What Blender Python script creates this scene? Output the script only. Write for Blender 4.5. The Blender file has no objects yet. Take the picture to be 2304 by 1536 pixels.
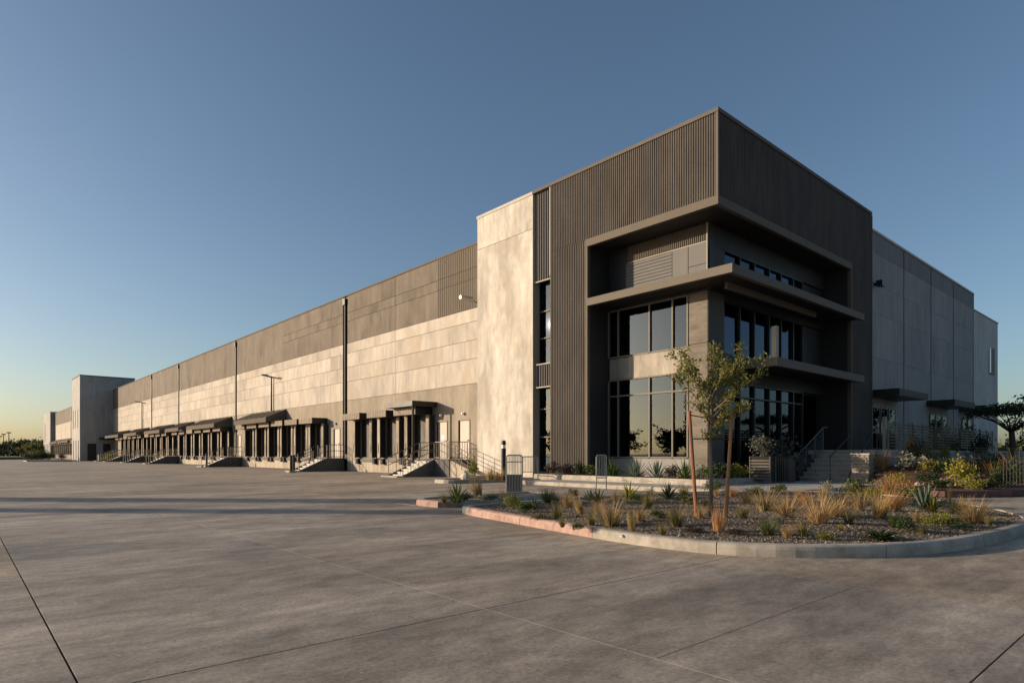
import bpy, math, random
from mathutils import Vector, Matrix
R = math.radians
random.seed(7)
sc = bpy.context.scene
COL = sc.collection

# ------------------------------------------------------------------ camera, sky, sun, exposure
EYE, F, CX, HOR = 1.25, 1416.7, 1152.0, 1020.0          # eye height, focal length (px of 2304), horizon row
HEAD = R(48.53)
cam = bpy.data.cameras.new('camera')
cam.sensor_width = 36.0
cam.lens = F / 2304 * 36
cam.shift_y = (HOR - 768) / 2304
cam.clip_start, cam.clip_end = 0.1, 6000
cam_o = bpy.data.objects.new('camera', cam)
COL.objects.link(cam_o)
cam_o.location = (0, 0, EYE)
cam_o.rotation_euler = (R(90), 0, HEAD - R(90))
sc.camera = cam_o

SUN_EL = R(11.5)
SUN_H = Vector((-0.715, 0.70)).normalized()
world = bpy.data.worlds.new('World')
sc.world = world
world.use_nodes = True
wn, wl = world.node_tree.nodes, world.node_tree.links
sky = wn.new('ShaderNodeTexSky')
sky.sky_type = 'NISHITA'
sky.sun_disc = False
sky.sun_elevation = SUN_EL
sky.sun_rotation = math.atan2(SUN_H.x, SUN_H.y)
sky.ozone_density = 2.0
sky.air_density = 0.92
sky.dust_density = 1.5
wl.new(sky.outputs[0], wn['Background'].inputs[0])
wn['Background'].inputs[1].default_value = 0.084

sun = bpy.data.lights.new('sun', 'SUN')
sun.energy = 4.1
sun.angle = R(0.53)
sun.color = (1.0, 0.79, 0.575)
sun_o = bpy.data.objects.new('sun', sun)
COL.objects.link(sun_o)
sdir = Vector((SUN_H.x * math.cos(SUN_EL), SUN_H.y * math.cos(SUN_EL), math.sin(SUN_EL)))
sun_o.rotation_euler = sdir.to_track_quat('Z', 'Y').to_euler()
sun_o.location = sdir * 60

sc.view_settings.view_transform = 'Standard'
sc.view_settings.look = 'None'
sc.view_settings.exposure = 0.75
sc.view_settings.gamma = 1.0
sc.cycles.max_bounces = 8
sc.cycles.transparent_max_bounces = 24

# ------------------------------------------------------------------ helpers
FW = (math.cos(HEAD), math.sin(HEAD)); RT = (math.sin(HEAD), -math.cos(HEAD))
def at(u, v, z=0.0):
    """ground point (at height z) that stands at a spot of the photograph"""
    t = (EYE - z) * F / (v - HOR)
    k = (u - CX) / F
    return Vector((t * (FW[0] + k * RT[0]), t * (FW[1] + k * RT[1]), z))
def dist(p): return p[0] * FW[0] + p[1] * FW[1]

class MB:
    def __init__(s): s.v, s.f, s.m = [], [], []
    def add(s, vs, fs, mi=0):
        o = len(s.v); s.v += [tuple(p) for p in vs]
        s.f += [tuple(i + o for i in q) for q in fs]; s.m += [mi] * len(fs); return s
    def box(s, x0, x1, y0, y1, z0, z1, mi=0):
        x0, x1 = min(x0, x1), max(x0, x1); y0, y1 = min(y0, y1), max(y0, y1)
        return s.add([(x0,y0,z0),(x1,y0,z0),(x1,y1,z0),(x0,y1,z0),(x0,y0,z1),(x1,y0,z1),(x1,y1,z1),(x0,y1,z1)],
            [(0,3,2,1),(4,5,6,7),(0,1,5,4),(1,2,6,5),(2,3,7,6),(3,0,4,7)], mi)
    def bbox(s, x0, x1, y0, y1, z0, z1, b=0.02, mi=0):
        """box with chamfered upper edges"""
        return s.add([(x0,y0,z0),(x1,y0,z0),(x1,y1,z0),(x0,y1,z0),
                      (x0,y0,z1-b),(x1,y0,z1-b),(x1,y1,z1-b),(x0,y1,z1-b),
                      (x0+b,y0+b,z1),(x1-b,y0+b,z1),(x1-b,y1-b,z1),(x0+b,y1-b,z1)],
            [(0,3,2,1),(0,1,5,4),(1,2,6,5),(2,3,7,6),(3,0,4,7),(4,5,9,8),(5,6,10,9),(6,7,11,10),(7,4,8,11),(8,9,10,11)], mi)
    def tube(s, pts, r, n=6, r1=None, mi=0, caps=True):
        pts = [Vector(p) for p in pts]; k = len(pts); r1 = r if r1 is None else r1
        rings = []
        for i, p in enumerate(pts):
            d = (pts[min(i+1,k-1)] - pts[max(i-1,0)]).normalized()
            a = d.cross(Vector((0,0,1)) if abs(d.z) < 0.95 else Vector((1,0,0))).normalized(); b = d.cross(a)
            rr = r + (r1 - r) * i / max(1, k-1)
            rings += [p + (a*math.cos(q) + b*math.sin(q))*rr for q in (2*math.pi*j/n for j in range(n))]
        fs = []
        for i in range(k-1):
            for j in range(n):
                fs.append((i*n+j, i*n+(j+1)%n, (i+1)*n+(j+1)%n, (i+1)*n+j))
        if caps: fs += [tuple(range(n))[::-1], tuple((k-1)*n+j for j in range(n))]
        return s.add(rings, fs, mi)
    def poly(s, pts, z0, z1, mi=0):
        n = len(pts)
        return s.add([(p[0],p[1],z0) for p in pts] + [(p[0],p[1],z1) for p in pts],
            [tuple(range(n))[::-1], tuple(range(n,2*n))] + [(i,(i+1)%n,n+(i+1)%n,n+i) for i in range(n)], mi)
    def xz_prism(s, prof, y0, y1, mi=0):
        n = len(prof)
        return s.add([(p[0],y0,p[1]) for p in prof] + [(p[0],y1,p[1]) for p in prof],
            [tuple(range(n)), tuple(range(n,2*n))[::-1]] + [(i,n+i,n+(i+1)%n,(i+1)%n) for i in range(n)], mi)
    def yz_prism(s, prof, x0, x1, mi=0):
        n = len(prof)
        return s.add([(x0,p[0],p[1]) for p in prof] + [(x1,p[0],p[1]) for p in prof],
            [tuple(range(n))[::-1], tuple(range(n,2*n))] + [(i,(i+1)%n,n+(i+1)%n,n+i) for i in range(n)], mi)
    def mesh(s, name, mats, smooth=False):
        me = bpy.data.meshes.new(name); me.from_pydata(s.v, [], s.f)
        for m in (mats if isinstance(mats, (list, tuple)) else [mats]): me.materials.append(m)
        if any(s.m): me.polygons.foreach_set('material_index', s.m)
        if smooth: me.polygons.foreach_set('use_smooth', [True]*len(s.f))
        me.update(); return me
    def build(s, name, mats, parent=None, smooth=False):
        return link(name, s.mesh(name, mats, smooth), parent)
def link(name, data, parent=None, loc=None, rz=0, sca=None):
    o = bpy.data.objects.new(name, data); COL.objects.link(o); o.parent = parent
    if loc is not None: o.location = loc
    if rz: o.rotation_euler = (0, 0, rz)
    if sca is not None: o.scale = sca if hasattr(sca, '__len__') else (sca,)*3
    return o
def tag(o, label, cat, group=None):
    o['label'] = label; o['category'] = cat
    if group: o['group'] = group
    return o
def thing(name, label, cat, loc=(0,0,0), group=None, rz=0):
    return tag(link(name, None, None, loc, rz), label, cat, group)
def struct(o): o['kind'] = 'structure'; return o

# ------------------------------------------------------------------ materials
def newmat(name):
    m = bpy.data.materials.new(name); m.use_nodes = True
    nt = m.node_tree; return m, nt, nt.nodes, nt.links, nt.nodes['Principled BSDF']
def coords(n, l, scale=(1,1,1), rnd=True):
    g = n.new('ShaderNodeNewGeometry'); src = g.outputs['Position']
    if rnd:
        oi = n.new('ShaderNodeObjectInfo')
        mu = n.new('ShaderNodeVectorMath'); mu.operation = 'SCALE'; mu.inputs[0].default_value = (37.1, 91.7, 53.3)
        l.new(oi.outputs['Random'], mu.inputs['Scale'])
        ad = n.new('ShaderNodeVectorMath'); ad.operation = 'ADD'
        l.new(src, ad.inputs[0]); l.new(mu.outputs[0], ad.inputs[1]); src = ad.outputs[0]
    mp = n.new('ShaderNodeVectorMath'); mp.operation = 'MULTIPLY'; mp.inputs[1].default_value = scale
    l.new(src, mp.inputs[0]); return mp.outputs[0]
def noise(n, l, vec, scale, detail=4, rough=0.6, dist_=0.0):
    t = n.new('ShaderNodeTexNoise'); t.inputs['Scale'].default_value = scale
    t.inputs['Detail'].default_value = detail; t.inputs['Roughness'].default_value = rough
    t.inputs['Distortion'].default_value = dist_
    l.new(vec, t.inputs['Vector']); return t.outputs['Fac']
def ramp(n, l, fac, stops):
    r = n.new('ShaderNodeValToRGB'); e = r.color_ramp.elements
    while len(e) < len(stops): e.new(0.5)
    for i, (p, c) in enumerate(stops):
        e[i].position = p; e[i].color = (*c, 1) if len(c) == 3 else c
    l.new(fac, r.inputs[0]); return r.outputs[0]
def mixc(n, l, fac, a, b, mode='MIX'):
    m = n.new('ShaderNodeMix'); m.data_type = 'RGBA'; m.blend_type = mode
    for sock, val in ((m.inputs[0], fac), (m.inputs[6], a), (m.inputs[7], b)):
        if hasattr(val, 'node'): l.new(val, sock)
        elif isinstance(val, (int, float)): sock.default_value = val
        else: sock.default_value = (*val, 1)
    return m.outputs[2]
def bump(n, l, h, strength, d, bs):
    b = n.new('ShaderNodeBump'); b.inputs['Strength'].default_value = strength; b.inputs['Distance'].default_value = d
    l.new(h, b.inputs['Height']); l.new(b.outputs[0], bs.inputs['Normal'])
def mul(c, k): return tuple(min(1, x*k) for x in c)

def concrete(name, base, contrast=0.25, big=0.35, rough=0.85, stretch=(1,1,0.45), tint=None, rnd=0.10, speck=0.0, warm=None):
    m, nt, n, l, bs = newmat(name)
    v = coords(n, l, stretch)
    a = noise(n, l, v, big*1.6, 8, 0.68, 0.15)
    c = ramp(n, l, a, [(0.34, mul(base, 1-contrast)), (0.5, base), (0.66, mul(base, 1+contrast*0.7))])
    if stretch[2] < 1:
        sk = noise(n, l, coords(n, l, (2.6,2.6,0.10)), 1.0, 6, 0.7)
        c = mixc(n, l, 0.55, c, ramp(n, l, sk, [(0.32, (0.36,)*3), (0.5, (0.5,)*3), (0.70, (0.58,)*3)]), 'OVERLAY')
    b = noise(n, l, v, big*5.5, 5, 0.7)
    c = mixc(n, l, 0.5, c, ramp(n, l, b, [(0.3, (0.62,)*3), (0.55, (0.5,)*3), (0.75, (0.40,)*3)]), 'OVERLAY')
    if warm:
        w = noise(n, l, v, big*1.7, 4, 0.6, 1.0)
        c = mixc(n, l, ramp(n, l, w, [(0.48, (0,)*3), (0.68, (0.75,)*3)]), c, warm)
    if speck:
        s = noise(n, l, coords(n, l, (1,1,1)), 3.2, 3, 0.8)
        c = mixc(n, l, ramp(n, l, s, [(0.68, (0,)*3), (0.78, (speck,)*3)]), c, mul(base, 0.45))
    oi = n.new('ShaderNodeObjectInfo')
    rr = ramp(n, l, oi.outputs['Random'], [(0, (1-rnd,)*3), (1, (1+rnd*0.0,)*3)])
    c = mixc(n, l, 1.0, c, rr, 'MULTIPLY')
    l.new(c, bs.inputs['Base Color']); bs.inputs['Roughness'].default_value = rough
    bs.inputs['Specular IOR Level'].default_value = 0.25
    f = noise(n, l, coords(n, l, (1,1,1), False), 24, 4, 0.7)
    bump(n, l, f, 0.25, 0.01, bs)
    return m
def paint(name, base, rough=0.5, metal=0.0, var=0.15, scale=1.5, stretch=(1,1,0.3), spec=0.4):
    m, nt, n, l, bs = newmat(name)
    v = coords(n, l, stretch)
    a = noise(n, l, v, scale, 5, 0.65)
    l.new(ramp(n, l, a, [(0.3, mul(base, 1-var)), (0.7, mul(base, 1+var))]), bs.inputs['Base Color'])
    l.new(ramp(n, l, a, [(0.3, (max(0, rough-0.1),)*3), (0.7, (min(1, rough+0.1),)*3)]), bs.inputs['Roughness'])
    bs.inputs['Metallic'].default_value = metal; bs.inputs['Specular IOR Level'].default_value = spec
    return m
def leafmat(name, cols, rough=0.6, trans=0.25):
    m, nt, n, l, bs = newmat(name)
    g = n.new('ShaderNodeNewGeometry'); k = len(cols)
    c = ramp(n, l, g.outputs['Random Per Island'], [(i/max(1,k-1), q) for i, q in enumerate(cols)])
    oi = n.new('ShaderNodeObjectInfo')
    c = mixc(n, l, 1.0, c, ramp(n, l, oi.outputs['Random'], [(0, (0.78,0.80,0.78)), (1, (1.0,1.0,1.0))]), 'MULTIPLY')
    l.new(c, bs.inputs['Base Color']); bs.inputs['Roughness'].default_value = rough
    bs.inputs['Specular IOR Level'].default_value = 0.2
    tr = n.new('ShaderNodeBsdfTranslucent'); l.new(c, tr.inputs['Color'])
    mx = n.new('ShaderNodeMixShader'); mx.inputs[0].default_value = trans
    l.new(bs.outputs[0], mx.inputs[1]); l.new(tr.outputs[0], mx.inputs[2])
    l.new(mx.outputs[0], n['Material Output'].inputs['Surface'])
    return m
def glassmat(name, tint=(0.26,0.26,0.25), base=0.085):
    m, nt, n, l, bs = newmat(name)
    n.remove(bs)
    tr = n.new('ShaderNodeBsdfTransparent'); tr.inputs[0].default_value = (*tint, 1)
    gl = n.new('ShaderNodeBsdfGlossy'); gl.inputs['Roughness'].default_value = 0.015
    gl.inputs['Color'].default_value = (0.40, 0.49, 0.64, 1)
    fr = n.new('ShaderNodeFresnel'); fr.inputs['IOR'].default_value = 1.5
    ma = n.new('ShaderNodeMath'); ma.operation = 'ADD'; ma.use_clamp = True; ma.inputs[1].default_value = base - 0.04
    l.new(fr.outputs[0], ma.inputs[0])
    wv = noise(n, l, coords(n, l, (1,1,1)), 0.6, 1, 0.5)
    b = n.new('ShaderNodeBump'); b.inputs['Strength'].default_value = 0.05; b.inputs['Distance'].default_value = 0.02
    l.new(wv, b.inputs['Height']); l.new(b.outputs[0], gl.inputs['Normal'])
    mx = n.new('ShaderNodeMixShader'); l.new(ma.outputs[0], mx.inputs[0])
    l.new(tr.outputs[0], mx.inputs[1]); l.new(gl.outputs[0], mx.inputs[2])
    l.new(mx.outputs[0], n['Material Output'].inputs['Surface'])
    return m
def slabmat():
    m, nt, n, l, bs = newmat('yard_concrete')
    v0 = coords(n, l, (1,1,1), False)
    v1 = coords(n, l, (0.35,1.0,1), False)
    vr = coords(n, l, (1,1,1), True)
    base = (0.335, 0.296, 0.247)
    a = noise(n, l, v1, 0.55, 8, 0.66, 0.5)
    c = ramp(n, l, a, [(0.36, mul(base, 0.62)), (0.5, base), (0.63, mul(base, 1.28))])
    st = noise(n, l, coords(n, l, (0.16,1.9,1), False), 0.9, 6, 0.7, 0.3)         # broom and tyre streaks along the yard
    c = mixc(n, l, 0.34, c, ramp(n, l, st, [(0.36, (0.26,)*3), (0.5, (0.5,)*3), (0.64, (0.68,)*3)]), 'OVERLAY')
    d = noise(n, l, vr, 1.7, 6, 0.72, 0.8)
    c = mixc(n, l, 0.40, c, ramp(n, l, d, [(0.36, (0.28,)*3), (0.5, (0.5,)*3), (0.64, (0.66,)*3)]), 'OVERLAY')
    dm = noise(n, l, coords(n, l, (0.45,1.0,1), False), 4.5, 7, 0.75, 0.4)
    c = mixc(n, l, 0.55, c, ramp(n, l, dm, [(0.38, (0.30,)*3), (0.5, (0.5,)*3), (0.62, (0.66,)*3)]), 'OVERLAY')
    fine = noise(n, l, v0, 30, 5, 0.85)
    c = mixc(n, l, 0.85, c, ramp(n, l, fine, [(0.36, (0.30,)*3), (0.5, (0.5,)*3), (0.64, (0.66,)*3)]), 'OVERLAY')
    rust = noise(n, l, coords(n, l, (0.5,1,1), False), 0.35, 5, 0.6, 0.7)
    c = mixc(n, l, ramp(n, l, rust, [(0.56, (0,)*3), (0.74, (0.45,)*3)]), c, (0.30, 0.22, 0.15))
    oil = noise(n, l, vr, 0.8, 3, 0.5, 0.4)
    c = mixc(n, l, ramp(n, l, oil, [(0.70, (0,)*3), (0.80, (0.55,)*3)]), c, (0.10, 0.09, 0.075))
    sp = noise(n, l, v0, 60, 2, 0.6)
    c = mixc(n, l, ramp(n, l, sp, [(0.70, (0,)*3), (0.76, (0.5,)*3)]), c, (0.12, 0.11, 0.10))
    sp2 = noise(n, l, v0, 21, 2, 0.5)
    c = mixc(n, l, ramp(n, l, sp2, [(0.735, (0,)*3), (0.75, (0.8,)*3)]), c, (0.55, 0.52, 0.48))
    oi = n.new('ShaderNodeObjectInfo')
    c = mixc(n, l, 1.0, c, ramp(n, l, oi.outputs['Random'], [(0, (0.90,0.90,0.91)), (0.5, (0.96,0.955,0.95)), (1, (1.0,0.98,0.95))]), 'MULTIPLY')
    c = mixc(n, l, 1.0, c, oi.outputs['Color'], 'MULTIPLY')
    l.new(c, bs.inputs['Base Color'])
    l.new(ramp(n, l, a, [(0.3, (0.62,)*3), (0.7, (0.86,)*3)]), bs.inputs['Roughness'])
    bs.inputs['Specular IOR Level'].default_value = 0.3
    h = noise(n, l, coords(n, l, (0.3,2.2,1), False), 38, 5, 0.75)
    bump(n, l, h, 0.35, 0.006, bs)
    return m
M = {}
M['yard'] = slabmat()
M['joint'] = paint('joint_filler', (0.035,0.030,0.025), 0.9)
M['joint_pale'] = paint('joint_filler_pale', (0.50,0.45,0.38), 0.9)
M['light'] = concrete('tilt_concrete_light', (0.415,0.378,0.33), 0.24, 0.38, rnd=0.20, speck=0.4, warm=(0.40,0.335,0.26))
M['endbay'] = concrete('end_bay_concrete', (0.42,0.41,0.39), 0.12, 0.25, rnd=0.02)
M['panelw'] = concrete('tilt_concrete_pale', (0.46,0.43,0.38), 0.36, 0.50, rnd=0.04, speck=0.5, warm=(0.36,0.315,0.255))
M['upper'] = concrete('painted_concrete_brown', (0.150,0.127,0.103), 0.28, 0.45, rnd=0.10, speck=0.2)
M['lower'] = concrete('painted_concrete_grey', (0.255,0.22,0.175), 0.22, 0.35, rnd=0.08)
M['dock'] = concrete('dock_wall_concrete', (0.36,0.31,0.25), 0.3, 0.7, rnd=0.1, speck=0.4)
M['block'] = concrete('stair_block_concrete', (0.33,0.32,0.305), 0.15, 0.25, rnd=0.05)
M['wing'] = concrete('wing_concrete', (0.27,0.262,0.25), 0.14, 0.25, rnd=0.06)
M['wingd'] = concrete('wing_concrete_dark', (0.20,0.195,0.19), 0.12, 0.25, rnd=0.1)
M['pier'] = concrete('board_marked_concrete', (0.155,0.135,0.112), 0.25, 0.8, rnd=0.06, stretch=(1,1,3.5))
M['kerb'] = concrete('kerb_concrete', (0.36,0.33,0.28), 0.3, 1.6, rnd=0.18, speck=0.3, stretch=(1,1,1))
M['redkerb'] = concrete('kerb_worn_red_paint', (0.34,0.22,0.185), 0.35, 2.6, rnd=0.10, stretch=(1,1,1), speck=0.3, warm=(0.40,0.32,0.265))
M['walk'] = concrete('walk_concrete', (0.40,0.37,0.33), 0.16, 0.6, rnd=0.1, stretch=(1,1,1))
M['redwalk'] = concrete('red_tinted_concrete', (0.15,0.075,0.06), 0.3, 0.8, rnd=0.08, stretch=(1,1,1))
M['stairside'] = concrete('shade_dark_stair_side', (0.105,0.103,0.102), 0.2, 0.8, rnd=0.08)  # shade on the stair sides and landing put into a darker base colour
M['step'] = concrete('step_concrete', (0.52,0.49,0.44), 0.2, 1.5, rnd=0.15, stretch=(1,1,1))
M['clad'] = paint('ribbed_bronze_cladding', (0.083,0.074,0.066), 0.78, 0.0, 0.30, 1.6, (1,1,0.3), 0.15)
M['cladg'] = paint('ribbed_grey_cladding', (0.088,0.086,0.085), 0.8, 0.0, 0.12, 0.9, (1,1,0.3), 0.15)
M['cladb'] = paint('ribbed_brown_cladding', (0.135,0.115,0.094), 0.9, 0.0, 0.15, 0.9, (1,1,0.3), 0.15)
M['trim'] = paint('bronze_trim', (0.125,0.108,0.086), 0.8, 0.0, 0.12, 1.5, (1,1,0.3), 0.15)
M['trimlight'] = paint('pale_edge_trim', (0.34,0.31,0.265), 0.8, 0.0, 0.1, 1.5, (1,1,0.3), 0.15)
M['coping'] = paint('coping_metal', (0.120,0.106,0.090), 0.85, 0.0, 0.1, 1.5, (1,1,0.3), 0.15)
M['copingw'] = paint('coping_pale', (0.42,0.39,0.345), 0.85, 0.0, 0.1, 1.5, (1,1,0.3), 0.15)
M['black'] = paint('black_metal', (0.022,0.022,0.023), 0.45, 0.3, 0.2)
M['dark'] = paint('dark_panel', (0.030,0.031,0.033), 0.6, 0.1, 0.2)
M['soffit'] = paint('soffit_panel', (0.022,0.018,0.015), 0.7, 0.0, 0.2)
M['canopy'] = paint('canopy_metal', (0.135,0.118,0.097), 0.75, 0.0, 0.1, 1.5, (1,1,0.3), 0.15)
M['frame'] = paint('window_frame', (0.17,0.152,0.125), 0.6, 0.0, 0.1, 1.5, (1,1,0.3), 0.15)
M['framed'] = paint('window_frame_dark', (0.030,0.030,0.032), 0.4, 0.4, 0.1)
M['louvre'] = paint('louvre_metal', (0.145,0.143,0.14), 0.75, 0.0, 0.1, 1.5, (1,1,0.3), 0.15)
M['greypanel'] = paint('grey_panel', (0.15,0.147,0.142), 0.75, 0.0, 0.08, 1.5, (1,1,0.3), 0.15)
M['spandrel'] = concrete('spandrel_concrete', (0.30,0.27,0.225), 0.3, 0.9)
M['glass'] = glassmat('tinted_glass')
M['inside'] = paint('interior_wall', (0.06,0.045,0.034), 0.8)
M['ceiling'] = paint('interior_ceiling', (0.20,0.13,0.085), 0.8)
M['door'] = paint('door_paint', (0.33,0.30,0.26), 0.5, 0, 0.08)
M['dockdoor'] = paint('dock_door', (0.020,0.018,0.017), 0.6, 0.0, 0.2)
M['pad'] = concrete('dock_pad', (0.30,0.255,0.205), 0.35, 1.2, rnd=0.25, speck=0.4)
M['header'] = concrete('dock_header', (0.25,0.205,0.165), 0.35, 2.5, rnd=0.15, speck=0.5, stretch=(1,1,1))
M['awning'] = paint('awning_metal', (0.10,0.086,0.072), 0.85, 0.0, 0.25, 1.4, (1,1,0.3), 0.15)
M['rubber'] = paint('rubber', (0.02,0.02,0.02), 0.8)
M['rail'] = paint('rail_steel', (0.13,0.115,0.10), 0.5, 0.5, 0.15)
M['galv'] = paint('galvanised_steel', (0.30,0.30,0.30), 0.4, 0.7, 0.15)
M['white'] = paint('white_paint', (0.72,0.70,0.66), 0.5)
M['lens'] = paint('lamp_lens', (0.75,0.73,0.68), 0.25)
M['timber'] = paint('stake_timber', (0.22,0.085,0.038), 0.75, 0, 0.35, 6, (1,1,0.12))
M['timber2'] = paint('stake_timber_pale', (0.30,0.15,0.065), 0.75, 0, 0.3, 6, (1,1,0.12))
M['strap'] = paint('tie_strap', (0.05,0.022,0.016), 0.8)
M['bark'] = paint('bark', (0.16,0.125,0.09), 0.9, 0, 0.4, 9, (1,1,0.3))
M['barkd'] = paint('bark_dark', (0.05,0.042,0.034), 0.9, 0, 0.4, 6, (1,1,0.3))
M['soil'] = concrete('mulch_soil', (0.145,0.110,0.082), 0.45, 3.5, rough=1, stretch=(1,1,1), rnd=0.1)
M['redsoil'] = concrete('red_mulch', (0.10,0.050,0.036), 0.5, 3.0, rough=1, stretch=(1,1,1), rnd=0.1)
M['stone'] = leafmat('gravel_stone', [(0.07,0.055,0.042),(0.15,0.12,0.09),(0.21,0.175,0.135),(0.12,0.085,0.06),(0.33,0.285,0.235)], 0.9, 0.0)
M['rock'] = concrete('pale_rock', (0.56,0.51,0.44), 0.3, 4, stretch=(1,1,1))
M['rockd'] = concrete('dark_rock', (0.055,0.05,0.05), 0.4, 4, stretch=(1,1,1))
M['pinkstone'] = concrete('pink_edging_stone', (0.34,0.23,0.19), 0.3, 4, stretch=(1,1,1), rnd=0.4)
M['lawn'] = concrete('lawn_soil', (0.060,0.085,0.022), 0.3, 1.0, stretch=(1,1,1))
M['tan'] = leafmat('dry_grass', [(0.42,0.26,0.10),(0.52,0.36,0.17),(0.36,0.22,0.09),(0.60,0.44,0.24)], 0.7, 0.35)
M['olive'] = leafmat('olive_grass', [(0.24,0.19,0.065),(0.34,0.25,0.10),(0.15,0.14,0.045),(0.42,0.31,0.14)], 0.7, 0.35)
M['green'] = leafmat('green_blade', [(0.055,0.095,0.022),(0.09,0.13,0.03),(0.04,0.07,0.02),(0.15,0.17,0.05)], 0.55, 0.3)
M['yellowg'] = leafmat('yellow_green_leaf', [(0.18,0.19,0.03),(0.26,0.24,0.035),(0.12,0.15,0.03),(0.33,0.28,0.05)], 0.55, 0.35)
M['yellow'] = leafmat('yellow_leaf', [(0.30,0.26,0.035),(0.21,0.20,0.035),(0.36,0.29,0.05)], 0.55, 0.35)
M['darkg'] = leafmat('dark_leaf', [(0.025,0.045,0.018),(0.045,0.065,0.022),(0.018,0.032,0.015)], 0.5, 0.2)
M['bluegreen'] = leafmat('blue_green_leaf', [(0.10,0.145,0.105),(0.14,0.18,0.13),(0.075,0.115,0.085)], 0.5, 0.15)
M['silver'] = leafmat('silver_leaf', [(0.20,0.20,0.15),(0.28,0.27,0.21),(0.14,0.145,0.11)], 0.7, 0.2)
M['greyleaf'] = leafmat('grey_leaf', [(0.075,0.08,0.062),(0.13,0.13,0.105),(0.05,0.058,0.045)], 0.7, 0.2)
M['orange'] = leafmat('orange_grass', [(0.42,0.19,0.07),(0.50,0.27,0.11),(0.34,0.15,0.06)], 0.7, 0.35)
M['purple'] = leafmat('dusky_leaf', [(0.055,0.040,0.038),(0.085,0.065,0.055),(0.04,0.032,0.032)], 0.6, 0.2)
M['treeleaf'] = leafmat('sapling_leaf', [(0.13,0.145,0.03),(0.20,0.205,0.045),(0.09,0.105,0.025),(0.27,0.25,0.065),(0.17,0.14,0.04)], 0.55, 0.4)
M['fartree'] = leafmat('far_tree_leaf', [(0.045,0.055,0.02),(0.07,0.08,0.028),(0.03,0.042,0.018)], 0.7, 0.2)
M['palegreen'] = leafmat('pale_green_leaf', [(0.11,0.12,0.04),(0.16,0.16,0.055),(0.09,0.10,0.035)], 0.7, 0.25)

# ------------------------------------------------------------------ ground and yard
SX = [-14.2, -11.25, -8.3, -5.35, -2.4, 0.5, 3.2, 6.4, 9.3, 12.2, 15.1, 18.0, 20.9]
SY = [-3.6, 0.92, 3.95, 8.25, 12.6, 16.95, 21.3, 25.65, 30.0, 34.35, 38.7, 43.0, 47.4, 51.7, 56.0, 60.4]
gm = MB(); gm.box(-1600, 1600, -1600, 1600, -1.0, -0.03)
struct(gm.build('ground', M['yard']))
court = struct(link('yard_paving', None))
jb = MB(); jb.box(SX[0], SX[-1], SY[0], SY[-1], -0.0295, -0.016)
jb.build('joint_filler', M['joint'], court)
slab_cache = {}
for i in range(len(SX)-1):
    for j in range(len(SY)-1):
        gx = lambda v: {0.5: 0.007, 3.2: 0.004}.get(v, 0.0015); gy = lambda v: {3.95: 0.008, 0.92: 0.006, 12.6: 0.004}.get(v, 0.002)
        x0, x1, y0, y1 = SX[i]+gx(SX[i]), SX[i+1]-gx(SX[i+1]), SY[j]+gy(SY[j]), SY[j+1]-gy(SY[j+1])
        key = (round(x1-x0, 3), round(y1-y0, 3))
        if key not in slab_cache:
            b = MB(); b.box(0, x1-x0, 0, y1-y0, -0.015, 0.0); slab_cache[key] = b.mesh('concrete_slab', M['yard'])
        so = link('concrete_slab', slab_cache[key], court, (x0, y0, 0))
        so.color = (1.0, 0.93, 0.84, 1) if (SX[i] >= 6.3 and SY[j] < 8) or (SX[i+1] <= 0.6 and SY[j] > 5) else ((0.93, 0.92, 0.92, 1) if SY[j] < 13 else (0.97, 0.93, 0.88, 1))
# the cut joint from the photograph: Y = 2.3 across one slab, pale filler in the X = 3.2 joint
pj = MB()
for (ya, yb) in ((1.0, 3.72), (3.98, 8.2), (8.3, 12.5)):
    n = 40
    for q in range(n):
        if random.random() < 0.72:
            a = ya + (yb-ya)*q/n; w = random.uniform(0.003, 0.006)
            pj.box(3.2-w, 3.2+w, a, a+(yb-ya)/n, -0.012, -0.0005)
pj.build('joint_filler', M['joint_pale'], court)
cj = MB(); cj.box(3.21, 6.39, 2.2985, 2.3015, -0.010, 0.0012); cj.build('saw_cut', M['soil'], court)
rl = MB(); y = 12.9
while y < 19.5:
    d_ = random.uniform(0.15, 0.7)
    if random.random() < 0.75: rl.box(8.30, 8.30+random.uniform(0.05,0.09), y, y+d_, -0.01, 0.004)
    y += d_+0.02
rl.build('painted_line', M['redkerb'], court)

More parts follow.
